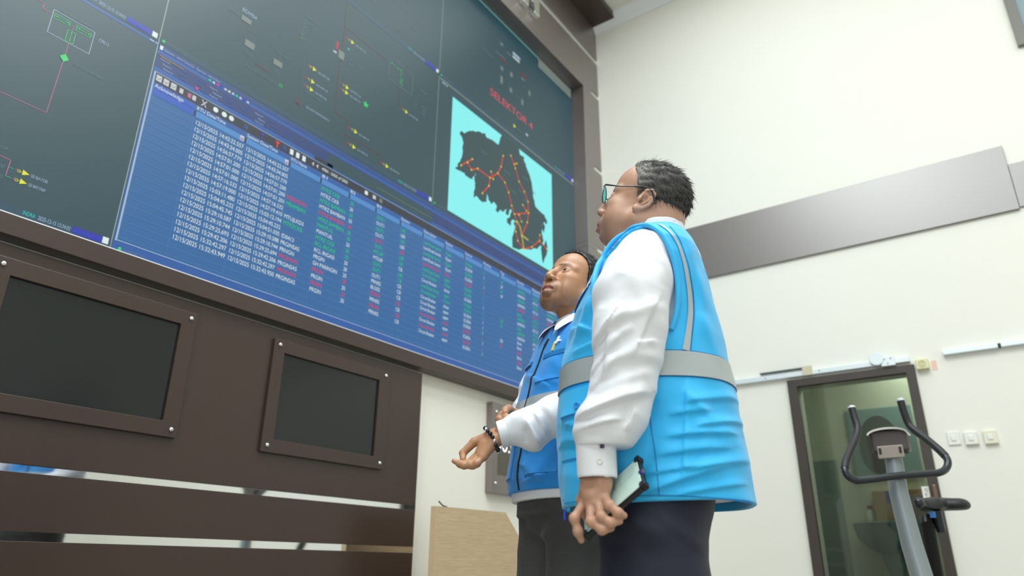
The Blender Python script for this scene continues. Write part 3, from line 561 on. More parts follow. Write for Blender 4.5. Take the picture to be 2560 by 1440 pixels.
# small number digits on the framed display and letters on the door sticker
nd = bpy.data.objects['number_display']
vs, fs, wd = glyphs('50.00'); b = MB(); k = 0.097
b.add([(2.536+v[0]*k*1.02, -0.0858, 1.452+v[1]*k) for v in vs], fs)
b.build('glowing_digits', scr('digit', (255, 255, 255), 1.6), nd)
dr = bpy.data.objects['door_1']
b = MB()
for t, z in TXT_DOOR:
    vs, fs, wd = glyphs(t); b.add([(XW-0.0143, -2.305-v[0]*0.019, z+v[1]*0.019) for v in vs], fs)
b.build('sticker_letters', m_black, dr)
# ------------------------------------------------------------------ implicit-surface modelling kit for bodies and clothes
def smin(a, b, k):
    if k <= 0: return np.minimum(a, b)
    h = np.clip(0.5+0.5*(b-a)/k, 0, 1)
    return b*(1-h)+a*h-k*h*(1-h)
def smax(a, b, k): return -smin(-a, -b, k)
class Field:
    def __init__(s, lo, hi, h):
        s.lo = np.array(lo, np.float32); s.h = h
        s.n = np.ceil((np.array(hi)-s.lo)/h).astype(int)+1
        s.ax = [(s.lo[i]+h*np.arange(s.n[i])).astype(np.float32) for i in range(3)]
        s.d = np.full(s.n, 1.0, np.float32)
    def _sl(s, lo, hi):
        a = np.clip(np.floor((np.array(lo)-s.lo)/s.h).astype(int), 0, s.n); b = np.clip(np.ceil((np.array(hi)-s.lo)/s.h).astype(int)+1, 0, s.n)
        return tuple(slice(int(x), int(y)) for x, y in zip(a, b))
    def grid(s, sl=None):
        sl = sl or (slice(None),)*3
        return s.ax[0][sl[0]][:, None, None], s.ax[1][sl[1]][None, :, None], s.ax[2][sl[2]][None, None, :]
    def op(s, fn, lo, hi, k=0.0, mode='add', pad=0.0):
        p = k+3*s.h+pad; sl = s._sl(np.array(lo)-p, np.array(hi)+p)
        if any(q.stop <= q.start for q in sl): return s
        v = fn(*s.grid(sl)).astype(np.float32)
        s.d[sl] = smin(s.d[sl], v, k) if mode == 'add' else smax(s.d[sl], -v, k); return s
    def cap(s, a, b, ra, rb=None, k=0.01, mode='add', pad=0.0):
        rb = ra if rb is None else rb; a = np.array(a, float); b = np.array(b, float); ba = b-a; L = max(ba.dot(ba), 1e-9)
        def fn(X, Y, Z):
            t = np.clip(((X-a[0])*ba[0]+(Y-a[1])*ba[1]+(Z-a[2])*ba[2])/L, 0, 1)
            return np.sqrt((X-a[0]-t*ba[0])**2+(Y-a[1]-t*ba[1])**2+(Z-a[2]-t*ba[2])**2)-(ra+t*(rb-ra))
        r = max(ra, rb); return s.op(fn, np.minimum(a, b)-r, np.maximum(a, b)+r, k, mode, pad)
    def chain(s, pts, rad, k=0.008, mode='add', pad=0.0):
        for i in range(len(pts)-1): s.cap(pts[i], pts[i+1], rad[i], rad[i+1], k, mode, pad)
        return s
    def ell(s, c, r, k=0.01, mode='add', rot=None, pad=0.0):
        c = np.array(c, float); r = np.array(r, float); R = np.eye(3) if rot is None else np.array(rot)
        def fn(X, Y, Z):
            x, y, z = X-c[0], Y-c[1], Z-c[2]
            u, v, w2 = [R[0, i]*x+R[1, i]*y+R[2, i]*z for i in range(3)]
            k0 = np.sqrt((u/r[0])**2+(v/r[1])**2+(w2/r[2])**2); k1 = np.sqrt((u/r[0]**2)**2+(v/r[1]**2)**2+(w2/r[2]**2)**2)+1e-9
            return k0*(k0-1)/k1
        e = np.abs(R)@r; return s.op(fn, c-e, c+e, k, mode, pad)
    def cut(s, fn, k=0.0):
        s.d = smax(s.d, fn(*s.grid()).astype(np.float32), k); return s
    def disp(s, fn):
        s.d -= fn(*s.grid()).astype(np.float32); return s
    def mesh(s): return surfnet(s.d, s.lo, s.h)
def surfnet(d, lo, h):
    s = d < 0; nx, ny, nz = d.shape; c8 = [(i, j, k) for i in (0, 1) for j in (0, 1) for k in (0, 1)]
    cnt = np.zeros((nx-1, ny-1, nz-1), np.uint8)
    for (i, j, k) in c8: cnt += s[i:nx-1+i, j:ny-1+j, k:nz-1+k]
    I, J, K = np.nonzero((cnt > 0) & (cnt < 8)); idx = np.full(cnt.shape, -1, np.int32); idx[I, J, K] = np.arange(len(I))
    acc = np.zeros((len(I), 3)); num = np.zeros(len(I))
    for ax in range(3):
        o = [(0, 0, 0)]; oth = [q for q in range(3) if q != ax]
        for p in (0, 1):
            for q in (0, 1):
                a = [0, 0, 0]; a[oth[0]] = p; a[oth[1]] = q; b = list(a); b[ax] = 1
                da = d[I+a[0], J+a[1], K+a[2]]; db = d[I+b[0], J+b[1], K+b[2]]; m = (da < 0) != (db < 0)
                t = np.where(m, da/(da-db+1e-12), 0); pt = np.tile(np.array(a, float), (len(I), 1)); pt[:, ax] = t
                acc += pt*m[:, None]; num += m
    V = (np.stack([I, J, K], 1)+acc/num[:, None])*h+np.array(lo)
    Q = []
    for ax in range(3):
        sl0 = [slice(None)]*3; sl1 = [slice(None)]*3; sl0[ax] = slice(0, -1); sl1[ax] = slice(1, None)
        a = s[tuple(sl0)]; b = s[tuple(sl1)]; P = np.stack(np.nonzero(a != b), 1)
        u, v = [(1, 2), (2, 0), (0, 1)][ax]
        P = P[(P[:, u] > 0) & (P[:, v] > 0) & (P[:, u] < d.shape[u]-1) & (P[:, v] < d.shape[v]-1)]
        fl = a[P[:, 0], P[:, 1], P[:, 2]]
        def at(du, dv):
            q = P.copy(); q[:, u] -= du; q[:, v] -= dv; return idx[q[:, 0], q[:, 1], q[:, 2]]
        q = np.stack([at(1, 1), at(0, 1), at(0, 0), at(1, 0)], 1); q[~fl] = q[~fl][:, ::-1]; Q.append(q[(q >= 0).all(1)])
    return V, np.concatenate(Q)
def mesh_np(name, V, Q, mats, parent=None, smooth=True, mi=None, attrs=None):
    me = bpy.data.meshes.new(name); me.vertices.add(len(V)); me.vertices.foreach_set('co', np.asarray(V, np.float32).ravel())
    n = len(Q); me.loops.add(4*n); me.polygons.add(n); me.loops.foreach_set('vertex_index', np.asarray(Q, np.int32).ravel())
    me.polygons.foreach_set('loop_start', np.arange(0, 4*n, 4, dtype=np.int32)); me.polygons.foreach_set('use_smooth', np.full(n, smooth))
    for m in (mats if isinstance(mats, (list, tuple)) else [mats]): me.materials.append(m)
    if mi is not None: me.polygons.foreach_set('material_index', np.asarray(mi, np.int32))
    me.update(); me.validate()
    for k, v in (attrs or {}).items():
        a = me.attributes.new(k, 'FLOAT', 'POINT'); a.data.foreach_set('value', np.asarray(v, np.float32))
    o = bpy.data.objects.new(name, me); COL.objects.link(o)
    if parent is not None: o.parent = parent
    return o
def join(parts):
    vs = []; qs = []; k = 0
    for V, Q in parts: vs.append(V); qs.append(Q+k); k += len(V)
    return np.concatenate(vs), np.concatenate(qs)
def keep_main(V, Q, frac=0.02):
    """drop crumbs: keep connected pieces bigger than a share of the mesh"""
    n = len(V); lab = np.arange(n)
    for _ in range(400):
        m = lab[Q].min(1); new = lab.copy()
        for c in range(4): np.minimum.at(new, Q[:, c], m)
        new = new[new]
        if (new == lab).all(): break
        lab = new
    u, inv, c = np.unique(lab, return_inverse=True, return_counts=True); ok = (c[inv] > frac*n); m = ok[Q].all(1)
    r = np.cumsum(ok)-1; return V[ok], r[Q[m]]
def head_rot(yaw, pitch, roll):
    f = np.array([math.cos(yaw)*math.cos(pitch), math.sin(yaw)*math.cos(pitch), math.sin(pitch)]); l = np.array([-math.sin(yaw), math.cos(yaw), 0]); u = np.cross(f, l)
    return np.array([f, l*math.cos(roll)+u*math.sin(roll), u*math.cos(roll)-l*math.sin(roll)]).T
_dirs = rng.normal(size=(18, 3)); _dirs /= np.linalg.norm(_dirs, axis=1)[:, None]; _ph = rng.random(18)*6.28
def wob(X, Y, Z, wl, i0=0, n=5):
    """smooth pseudo-noise made of a few plane waves, about -1..1"""
    v = 0
    for i in range(i0, i0+n):
        a = _dirs[i % 18]; v = v+np.sin((X*a[0]+Y*a[1]+Z*a[2])*6.2832/(wl*(0.7+0.15*(i-i0)))+_ph[i % 18])
    return v/n*1.6
def ridges(X, Z, segs):
    """sum of soft ridges along 2-D segments: (x0,z0,x1,z1,width,height)"""
    v = 0
    for sg in segs:
        x0, z0, x1, z1, wd, a = sg[:6]; bx, bz = x1-x0, z1-z0; L = bx*bx+bz*bz
        t = ((X-x0)*bx+(Z-z0)*bz)/L; tc = np.clip(t, 0, 1)
        dd = (X-x0-tc*bx)**2+(Z-z0-tc*bz)**2
        if len(sg) > 6:      # a lapped fold: steep on one side (sign of sg[6]), soft on the other
            sd = ((X-x0)*bz-(Z-z0)*bx)*sg[6]; wd = np.where(sd > 0, wd, wd*0.22)
        v = v+a*np.exp(-dd/(wd*wd))*np.clip(1.15-np.abs(2*tc-1)**3, 0, 1)
    return v
class Torso:
    """trunk as stacked superellipses: rows of z, centre s, centre d, front depth, back depth, half width"""
    def __init__(s, rows, yaw, n=2.35):
        s.r = np.array(rows, float); s.n = n; s.F = (math.cos(yaw), math.sin(yaw)); s.L = (-math.sin(yaw), math.cos(yaw))
    def par(s, Z):
        zz = s.r[:, 0]; return [np.interp(Z, zz, s.r[:, i]) for i in range(1, 6)]
    def body(s, X, Y, Z):
        cs, cd2, af, ab, b = s.par(Z); x = X-cs; y = Y-cd2
        return x*s.F[0]+y*s.F[1], x*s.L[0]+y*s.L[1], af, ab, b
    def __call__(s, X, Y, Z, off=0.0, wob_=None):
        bx, by, af, ab, b = s.body(X, Y, Z); a = np.where(bx > 0, af, ab)+off; b = np.maximum(b+off, 0.01)
        q = (np.abs(bx/a)**s.n+np.abs(by/b)**s.n)**(1/s.n)
        return ((q-1)*np.minimum(a, b)*0.95)
    def point(s, bx, by, z, off=0.0):
        cs, cd2, _, _, _ = s.par(z); return (cs+bx*s.F[0]+by*s.L[0], cd2+bx*s.F[1]+by*s.L[1], z)
    def left(s, bx, z, off=0.0, sgn=1):
        """point on the left side at body-forward coordinate bx"""
        cs, cd2, af, ab, b = s.par(z); a = (af if bx > 0 else ab)+off
        by = (b+off)*max(0.0, 1-abs(bx/a)**s.n)**(1/s.n); return s.point(bx, sgn*by, z)
    def ring(s, t, z, off=0.0):
        cs, cd2, af, ab, b = s.par(z); c, q = math.cos(t), math.sin(t); a = (af if c > 0 else ab)+off; e = 2/s.n
        return s.point(a*math.copysign(abs(c)**e, c), (b+off)*math.copysign(abs(q)**e, q), z)
    def front(s, by, z, off=0.0, sgn=1):
        cs, cd2, af, ab, b = s.par(z); a = (af if sgn > 0 else ab)+off
        bx = a*max(0.0, 1-abs(by/(b+off))**s.n)**(1/s.n); return s.point(sgn*bx, by, z)
def sheet(fn, us, vs, th, name, m, parent):
    """thin patch lying on a surface: fn(u,v,offset) -> point"""
    b = MB(); nu, nv = len(us), len(vs); P = [fn(u, v, th) for v in vs for u in us]; Pb = [fn(u, v, -0.004) for v in vs for u in us]
    fs = [(j*nu+i, j*nu+i+1, (j+1)*nu+i+1, (j+1)*nu+i) for j in range(nv-1) for i in range(nu-1)]
    N = nu*nv; fs2 = [tuple(N+q for q in f[::-1]) for f in fs]
    rim = [j for j in range(nu)]+[j*nu+nu-1 for j in range(1, nv)]+[(nv-1)*nu+i for i in range(nu-2, -1, -1)]+[j*nu for j in range(nv-2, 0, -1)]
    side = [(rim[i], N+rim[i], N+rim[(i+1) % len(rim)], rim[(i+1) % len(rim)]) for i in range(len(rim))]
    b.add(P+Pb, fs+fs2+side); o = b.build(name, m, None, smooth=True); o.parent = parent; return o

# skin, hair, cloth materials
def skin_mat(name, col, lip, stub, brow):
    m = mat(name, col, 0.42, spec=0.45, sss=0.12, bump=(260, 0.05, I3)); nt = m.node_tree; b = nt.nodes['Principled BSDF']
    prev = None
    def layer(attr, c, src):
        a = nt.nodes.new('ShaderNodeAttribute'); a.attribute_name = attr; mx = nt.nodes.new('ShaderNodeMix'); mx.data_type = 'RGBA'
        nt.links.new(a.outputs['Fac'], mx.inputs['Factor']); mx.inputs['B'].default_value = c
        if src is None: mx.inputs['A'].default_value = col
        else: nt.links.new(src, mx.inputs['A'])
        return mx.outputs['Result']
    tc = nt.nodes.new('ShaderNodeTexCoord'); n = nt.nodes.new('ShaderNodeTexNoise'); n.inputs['Scale'].default_value = 28; n.inputs['Detail'].default_value = 4
    mx0 = nt.nodes.new('ShaderNodeMix'); mx0.data_type = 'RGBA'; mx0.inputs['A'].default_value = tuple(c*0.88 for c in col[:3])+(1,); mx0.inputs['B'].default_value = tuple(min(1, c*1.1) for c in col[:3])+(1,)
    nt.links.new(tc.outputs['Object'], n.inputs['Vector']); nt.links.new(n.outputs['Fac'], mx0.inputs['Factor'])
    o = layer('stubble', stub, mx0.outputs['Result']); o = layer('lip', lip, o); o = layer('brow', brow, o); nt.links.new(o, b.inputs['Base Color']); return m
m_skin1 = skin_mat('skin_tan', srgb(190, 146, 123), srgb(140, 88, 84), srgb(150, 118, 100), srgb(74, 58, 48))
m_skin2 = skin_mat('skin_brown', srgb(182, 134, 102), srgb(146, 92, 84), srgb(92, 70, 58), srgb(34, 25, 22))
m_hair1 = mat('hair_greying', srgb(58, 54, 51), 0.5)
_nt = m_hair1.node_tree; _a = _nt.nodes.new('ShaderNodeAttribute'); _a.attribute_name = 'grey'; _mx = _nt.nodes.new('ShaderNodeMix'); _mx.data_type = 'RGBA'
_mx.inputs['A'].default_value = srgb(54, 50, 47); _mx.inputs['B'].default_value = srgb(150, 146, 140); _nt.links.new(_a.outputs['Fac'], _mx.inputs['Factor']); _nt.links.new(_mx.outputs['Result'], _nt.nodes['Principled BSDF'].inputs['Base Color'])
m_hair2 = mat('hair_black', srgb(24, 24, 27), 0.42)
m_shirt = mat('white_cotton', srgb(232, 233, 240), 0.75, sheen=0.15, bump=(900, 0.05, I3))
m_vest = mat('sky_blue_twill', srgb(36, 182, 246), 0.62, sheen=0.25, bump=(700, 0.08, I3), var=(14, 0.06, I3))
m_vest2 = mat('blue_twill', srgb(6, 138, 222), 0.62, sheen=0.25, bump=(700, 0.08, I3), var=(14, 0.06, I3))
m_band = mat('reflective_grey', srgb(176, 184, 188), 0.4, 0.15, bump=(500, 0.06, I3))
m_seamb = mat('vest_seam', srgb(10, 112, 176), 0.7)
m_navy = mat('navy_trousers', srgb(20, 24, 48), 0.7, sheen=0.1, bump=(600, 0.06, I3))
m_jean = mat('charcoal_denim', srgb(62, 62, 62), 0.8, sheen=0.1, bump=(500, 0.12, I3), var=(16, 0.22, I3))
m_shoe = mat('black_leather', srgb(18, 17, 17), 0.3)
m_eye = mat('eye_white', srgb(206, 198, 190), 0.15); m_iris = mat('iris_brown', srgb(40, 26, 20), 0.1)

def make_head(h, fat=0.0, mouth_open=0.0, neck=None):
    """head in its own frame: x forward, y left, z up, origin between the ears"""
    f = Field((-0.115, -0.105, -0.20), (0.135, 0.105, 0.145), h); j = fat
    f.ell((0.001, 0, 0.046), (0.091, 0.076, 0.084), 0)
    f.ell((0.036, 0, 0.052), (0.058, 0.060, 0.058), 0.02)
    f.ell((0.040, 0, -0.022), (0.052, 0.060+j*0.4, 0.066), 0.03)
    f.ell((0.018, 0, -0.038), (0.058, 0.059+j, 0.046), 0.02)
    f.ell((0.053, 0, -0.062), (0.035, 0.038+j*0.5, 0.034), 0.02)
    for s in (1, -1):
        f.chain([(-0.005, s*(0.060+j*0.6), -0.045), (0.038, s*(0.039+j*0.6), -0.076), (0.066, s*0.011, -0.087)], [0.018, 0.016, 0.013], 0.02)
        f.ell((0.060, s*0.044, -0.018), (0.024, 0.020, 0.017), 0.02)
        f.ell((0.045, s*0.046, -0.052), (0.030, 0.018+j, 0.032), 0.02)
        f.cap((0.086, s*0.012, 0.026), (0.068, s*0.050, 0.022), 0.009, 0.008, 0.014)
    f.ell((0.071, 0, -0.089), (0.014, 0.018, 0.012), 0.012)
    if neck is not None: f.chain(neck[0], neck[1], 0.03)
    for s in (1, -1): f.ell((0.099, s*0.033, 0.007), (0.017, 0.021, 0.012), 0.014, 'sub')
    f.ell((0.089, 0, 0.012), (0.010, 0.012, 0.016), 0.012)
    f.chain([(0.090, 0, 0.014), (0.103, 0, -0.012), (0.109, 0, -0.030)], [0.0075, 0.0095, 0.0115], 0.010)
    for s in (1, -1):
        f.ell((0.0985, s*0.0135, -0.036), (0.012, 0.0085, 0.0085), 0.006)
        f.cap((0.090, s*0.022, -0.040), (0.076, s*0.040, -0.068), 0.0025, -0.006, 0.006, 'sub')
    f.ell((0.083, 0, -0.063), (0.018, 0.030, 0.022), 0.012)
    for s in (1, -1):
        f.chain([(0.0965, 0, -0.0655), (0.0925, s*0.012, -0.0655), (0.079, s*0.025, -0.0715)], [0.0072, 0.0066, 0.002], 0.004)
        f.chain([(0.0925, 0, -0.0795-mouth_open), (0.089, s*0.011, -0.079-mouth_open), (0.079, s*0.024, -0.073)], [0.0084, 0.0072, 0.0022], 0.004)
    f.ell((0.088, 0, -0.0905-mouth_open), (0.011, 0.018, 0.0040), 0.007, 'sub')
    for s in (1, -1):
        f.chain([(0.106, 0, -0.0725-mouth_open*0.5), (0.099, s*0.013, -0.0722-mouth_open*0.5), (0.083, s*0.026, -0.0725)], [0.0016+mouth_open*0.6, 0.0014+mouth_open*0.5, 0.0012], 0.002, 'sub')
        f.cap((0.1015, s*0.0075, -0.048), (0.097, s*0.007, -0.036), 0.0048, 0.003, 0.003, 'sub')
        # lids around the eyeball
        c = np.array((0.0775, s*0.032, 0.006))
        f.ell(c, (0.0138, 0.0142, 0.0138), 0.004)
        f.ell((0.0905, s*0.0325, 0.0055), (0.010, 0.0125, 0.0046), 0.0015, 'sub', rot=head_rot(-s*0.28, 0, s*0.08))
        # ear
        e = np.array((-0.010, s*0.079, 0.0)); R = head_rot(s*0.42, 0, 0)@np.array([[math.cos(-.25), 0, math.sin(-.25)], [0, 1, 0], [-math.sin(-.25), 0, math.cos(-.25)]])
        P = lambda x, y, z: e+R@np.array((x, s*y, z))
        f.ell(P(0, 0, 0.004), (0.016, 0.007, 0.027), 0.006, rot=R)
        rim = [(0.011, 0, 0.010), (0.010, 0.004, 0.024), (0.0, 0.006, 0.032), (-0.011, 0.007, 0.027), (-0.0165, 0.008, 0.012), (-0.015, 0.007, -0.004), (-0.008, 0.004, -0.018), (0.001, 0.002, -0.027)]
        f.chain([P(*q) for q in rim], [0.003, 0.0034, 0.0036, 0.0038, 0.0038, 0.0036, 0.0042, 0.006], 0.003)
        f.ell(P(0.003, 0.001, -0.026), (0.009, 0.006, 0.009), 0.006, rot=R)
        f.ell(P(0.001, 0.008, 0.002), (0.0085, 0.0075, 0.0125), 0.003, 'sub', rot=R); f.ell(P(0.004, 0.004, -0.006), (0.005, 0.008, 0.006), 0.003, 'sub', rot=R); f.chain([P(-0.003, 0.006, 0.022), P(0.004, 0.005, 0.024)], [0.003, 0.002], 0.003, 'sub')
        f.chain([P(-0.009, 0.006, 0.018), P(-0.008, 0.0065, 0.004), P(-0.002, 0.006, -0.010)], [0.0022, 0.0024, 0.002], 0.003)
        f.ell(P(0.011, 0.003, -0.003), (0.004, 0.004, 0.006), 0.004, rot=R)
    return f
def head_attrs(V):
    """lip and stubble weights from the position in the head frame"""
    x, y, z = V.T
    l = np.exp(-(((z+0.0725)/0.0085)**2)**2)*np.exp(-((y/0.024)**2)**3)*(x > 0.075)
    st = np.clip((-(z+0.035))/0.03, 0, 1)*np.clip((x-0.0)/0.03, 0, 1)*(z > -0.135)
    bw = 0
    for (a, b, wa, wb_) in (((0.010, 0.0235), (0.022, 0.0275), .0035, .0046), ((0.022, 0.0275), (0.038, 0.0300), .0046, .0044), ((0.038, 0.0300), (0.053, 0.0235), .0044, .0014)):
        dx, dz = b[0]-a[0], b[1]-a[1]; t = np.clip(((np.abs(y)-a[0])*dx+(z-a[1])*dz)/(dx*dx+dz*dz), 0, 1)
        dd = np.hypot(np.abs(y)-a[0]-t*dx, z-a[1]-t*dz)/(wa+t*(wb_-wa)); bw = np.maximum(bw, np.clip(1.25-dd, 0, 1)*(x > 0.03))
    bw = np.clip(bw*(0.75+0.35*np.sin(y*2600+z*900)), 0, 0.95)
    return np.clip(l, 0, 1), np.clip(st, 0, 1), bw
def hair_mesh(h, zb, nstr, length, lift, thick, flow, seedv, taper=0.0):
    """hair cap over the skull plus short strands; zb(x) = lowest hair height at head-x"""
    f = Field((-0.125, -0.10, -0.09), (0.115, 0.10, 0.165), h)
    f.ell((0.001, 0, 0.046), (0.091+thick, 0.0765+thick, 0.084+thick*1.5), 0); f.ell((0.036, 0, 0.052), (0.058+thick, 0.060+thick*0.7, 0.058+thick), 0.02)
    f.disp(lambda X, Y, Z: 0.0022*wob(X, Y*0.6, Z, 0.016, 2, 6))
    f.cut(lambda X, Y, Z: (zb(X, Y)-Z)+0.0*Y, 0.003)
    if taper: f.disp(lambda X, Y, Z: -(thick+0.0012)*np.clip(1-(Z-zb(X, Y))/0.030, 0, 1)**2+0.0*Y)
    V, Q = keep_main(*f.mesh(), 0.05); r = np.random.default_rng(seedv)
    # strands rooted on the cap
    v0 = V[Q[:, 0]]; nrm = np.cross(V[Q[:, 1]]-v0, V[Q[:, 2]]-v0); nrm /= np.linalg.norm(nrm, axis=1)[:, None]+1e-9
    ok = np.nonzero((v0-np.array((-0.004, 0, 0.046)) * np.ones(3)).dot(np.zeros(3)) == 0)[0]
    out = ((v0-np.array([[-0.004, 0, 0.04]]))*nrm).sum(1) > 0.03; pick = r.choice(np.nonzero(out)[0], nstr)
    S0 = v0[pick]-nrm[pick]*0.002; fl = np.array([flow(*p) for p in S0]); fl = fl-nrm[pick]*(fl*nrm[pick]).sum(1)[:, None]; fl /= np.linalg.norm(fl, axis=1)[:, None]+1e-9
    fl += r.normal(size=fl.shape)*0.22; L = length*(0.5+r.random(nstr))[:, None]; lf = lift*(0.3+1.2*r.random(nstr))[:, None]
    side = np.cross(fl, nrm[pick]); side /= np.linalg.norm(side, axis=1)[:, None]+1e-9
    pts = [S0, S0+fl*L*0.35+nrm[pick]*lf*L*0.45, S0+fl*L*0.7+nrm[pick]*lf*L*0.7, S0+fl*L+nrm[pick]*lf*L*0.75]; wd = [0.00045, 0.00042, 0.00032, 0.00008]
    N = nstr; vs = []
    for p, wv in zip(pts, wd): vs += [p+side*wv, p-side*wv*0.5+nrm[pick]*wv, p-side*wv*0.5-nrm[pick]*wv]
    VV = np.concatenate(vs); ar = np.arange(N); qs = []
    for i in range(3):
        for c in range(3): qs.append(np.stack([ar+(3*i+c)*N, ar+(3*i+(c+1) % 3)*N, ar+(3*i+3+(c+1) % 3)*N, ar+(3*i+3+c)*N], 1))
    return join([(V, Q), (VV, np.concatenate(qs))])
def xf(V, R, O): return V@np.array(R).T+np.array(O)
def eyes(par, R, O, look=(0, 0, 0)):
    for s in (1, -1):
        b = MB(); b.sphere((0, 0, 0), 0.0122, 24); o = b.build('eyeball', m_eye, None, smooth=True); o.parent = par
        c = xf(np.array([[0.0775, s*0.032, 0.006]]), R, O)[0]; o.location = c
        d = R@np.array((1, look[1], look[2])); d /= np.linalg.norm(d)
        b = MB(); b.lathe([(0.0064, 0.0100), (0.0058, 0.0113), (0.0035, 0.01225), (0.0005, 0.0127)], (0, 0, 0), d, 20); i = b.build('iris', m_iris, None, smooth=True); i.parent = o
# ------------------------------------------------------------------ shared figure parts
def hand_field(wrist, palm, mcps, fingers, thumb, h=0.0018, fr=1.0):
    """palm + five separately skinned fingers; every point is in the figure's frame"""
    P = np.array(sum(fingers, [])+thumb+wrist+mcps); f = Field(P.min(0)-0.045, P.max(0)+0.045, h)
    w = [np.array(q) for q in wrist]
    m = [np.array(q) for q in mcps]; pc = np.array(palm)
    # wrist: two parallel bones make it oval
    ax = (m[0]-m[-1]); ax /= np.linalg.norm(ax)
    for s in (1, -1): f.cap(w[0]+ax*s*0.011, w[1]+ax*s*0.013, 0.0185, 0.0175, 0.012)
    for i, q in enumerate(m): f.cap(w[1]+ax*(0.014-0.0093*i), q, 0.0150, 0.0118*fr, 0.012)
    for i in range(len(m)-1): f.cap(pc+(m[i]-pc)*0.3, (m[i]+m[i+1])/2, 0.0155, 0.0105*fr, 0.010)
    for F_ in fingers: f.chain(F_, [r*fr for r in [0.0106, 0.0100, 0.0090, 0.0076][:len(F_)]], 0.0035)
    for F_ in fingers:
        for q in F_[1:-1]: f.ell(q, (0.0108*fr,)*3, 0.006)
    f.chain(thumb, [r*fr for r in [0.0175, 0.0135, 0.0112, 0.0090][:len(thumb)]], 0.004)
    return f
def person(name, C, rz, label):
    return empty(name, C, rz, label, 'person')
def put(name, VQ, m, par, **k): return mesh_np(name, VQ[0], VQ[1], m, par, **k)

# ------------------------------------------------------------------ man in glasses, nearest the camera
P1 = person('person', (0.270, -2.205, 0), math.radians(-65.736), 'man in glasses with open blue vest, nearest the camera, holding a phone')
T1 = Torso([  # z, centre s, centre d, front depth, back depth, half width
 (0.84, -0.005, 0, 0.197, 0.207, 0.205), (0.93, -0.006, 0, 0.201, 0.203, 0.203), (1.00, -0.008, 0, 0.202, 0.197, 0.200), (1.06, -0.010, 0, 0.199, 0.194, 0.198), (1.11, -0.012, 0, 0.193, 0.192, 0.196),
 (1.16, -0.012, 0, 0.188, 0.188, 0.195), (1.21, -0.010, 0, 0.180, 0.182, 0.195), (1.255, -0.008, 0, 0.168, 0.173, 0.195), (1.327, -0.004, 0, 0.148, 0.157, 0.202), (1.38, 0.004, 0, 0.122, 0.138, 0.204), (1.42, 0.012, 0, 0.098, 0.124, 0.196),
 (1.45, 0.020, 0, 0.080, 0.106, 0.174), (1.475, 0.028, 0, 0.068, 0.090, 0.130), (1.505, 0.036, 0, 0.057, 0.066, 0.082), (1.56, 0.036, 0, 0.05, 0.055, 0.066)], PI)
R1 = head_rot(math.radians(171.5), math.radians(27.373), math.radians(-1.945)); O1 = np.array((0.017, 0, 1.568))
toH = lambda p: tuple(R1.T@(np.array(p)-O1))
# body: head and neck, forearm and hand, plus the trunk and limbs inside the clothes
f = make_head(0.0019, fat=0.010, neck=([toH((0.026, 0, 1.565)), toH((0.034, 0, 1.52)), toH((0.03, 0, 1.45))], [0.060, 0.066, 0.074]))
f.ell(toH((-0.048, 0, 1.490)), (0.036, 0.040, 0.028), 0.03)      # double chin
VH, QH = f.mesh(); lip1, st1, bw1 = head_attrs(VH); VHw = xf(VH, R1, O1)
fh = hand_field([(-0.1075, -0.236, 0.935), (-0.1105, -0.235, 0.893)], (-0.114, -0.240, 0.876), [(-0.1308, -0.230, 0.867), (-0.1211, -0.243, 0.8589), (-0.1068, -0.248, 0.8613), (-0.0958, -0.244, 0.8728)],
  [[(-0.1308, -0.230, 0.867), (-0.151, -0.245, 0.8338), (-0.145, -0.243, 0.8109), (-0.1401, -0.236, 0.7968)], [(-0.1211, -0.243, 0.8589), (-0.119, -0.266, 0.8264), (-0.0996, -0.268, 0.8128), (-0.0835, -0.262, 0.8158)],
   [(-0.1068, -0.248, 0.8613), (-0.1, -0.270, 0.8351), (-0.0841, -0.272, 0.8242), (-0.0681, -0.266, 0.8272)], [(-0.0958, -0.244, 0.8728), (-0.0851, -0.268, 0.8544), (-0.0699, -0.273, 0.8411), (-0.0598, -0.268, 0.8367)]],
  [(-0.1250, -0.226, 0.895), (-0.1400, -0.208, 0.868), (-0.1330, -0.199, 0.842), (-0.1186, -0.196, 0.8300)], fr=0.82)
for q in ((-0.1235, -0.262, 0.880, -0.1195, -0.262, 0.866), (-0.115, -0.264, 0.882, -0.108, -0.264, 0.868)): pass
HandL = fh.mesh()
fb = Field((-0.20, -0.34, 0.0), (0.18, 0.34, 1.50), 0.012)
fb.op(lambda X, Y, Z: np.maximum(T1(X, Y, Z, -0.07), 0.97-Z), (-0.2, -0.22, 0.9), (0.2, 0.22, 1.48))
for s in (1, -1):
    fb.chain([(0, s*0.16, 1.37), (-0.04+(0.06 if s > 0 else 0), s*0.205, 1.12), (-0.105+(0.075 if s > 0 else 0), s*0.23, 0.95)], [0.042, 0.038, 0.026], 0.02); fb.chain([(-0.015, s*0.09, 0.88), (-0.025, s*0.1, 0.48), (0.0, s*0.105, 0.08)], [0.075, 0.05, 0.035], 0.03)
fb.chain([(-0.027, 0.238, 0.95), (-0.034, 0.24, 0.86), (-0.036, 0.24, 0.79)], [0.024, 0.03, 0.012], 0.02)
fb.cut(lambda X, Y, Z: Z-1.47)
inner = fb.mesh()
V, Q = join([(VHw, QH), HandL, inner]); n1 = len(VH)
body = mesh_np('body', V, Q, m_skin1, P1, attrs={'lip': np.r_[lip1, np.zeros(len(V)-n1)], 'stubble': np.r_[st1*0.5, np.zeros(len(V)-n1)], 'brow': np.r_[bw1*0.7, np.zeros(len(V)-n1)]})
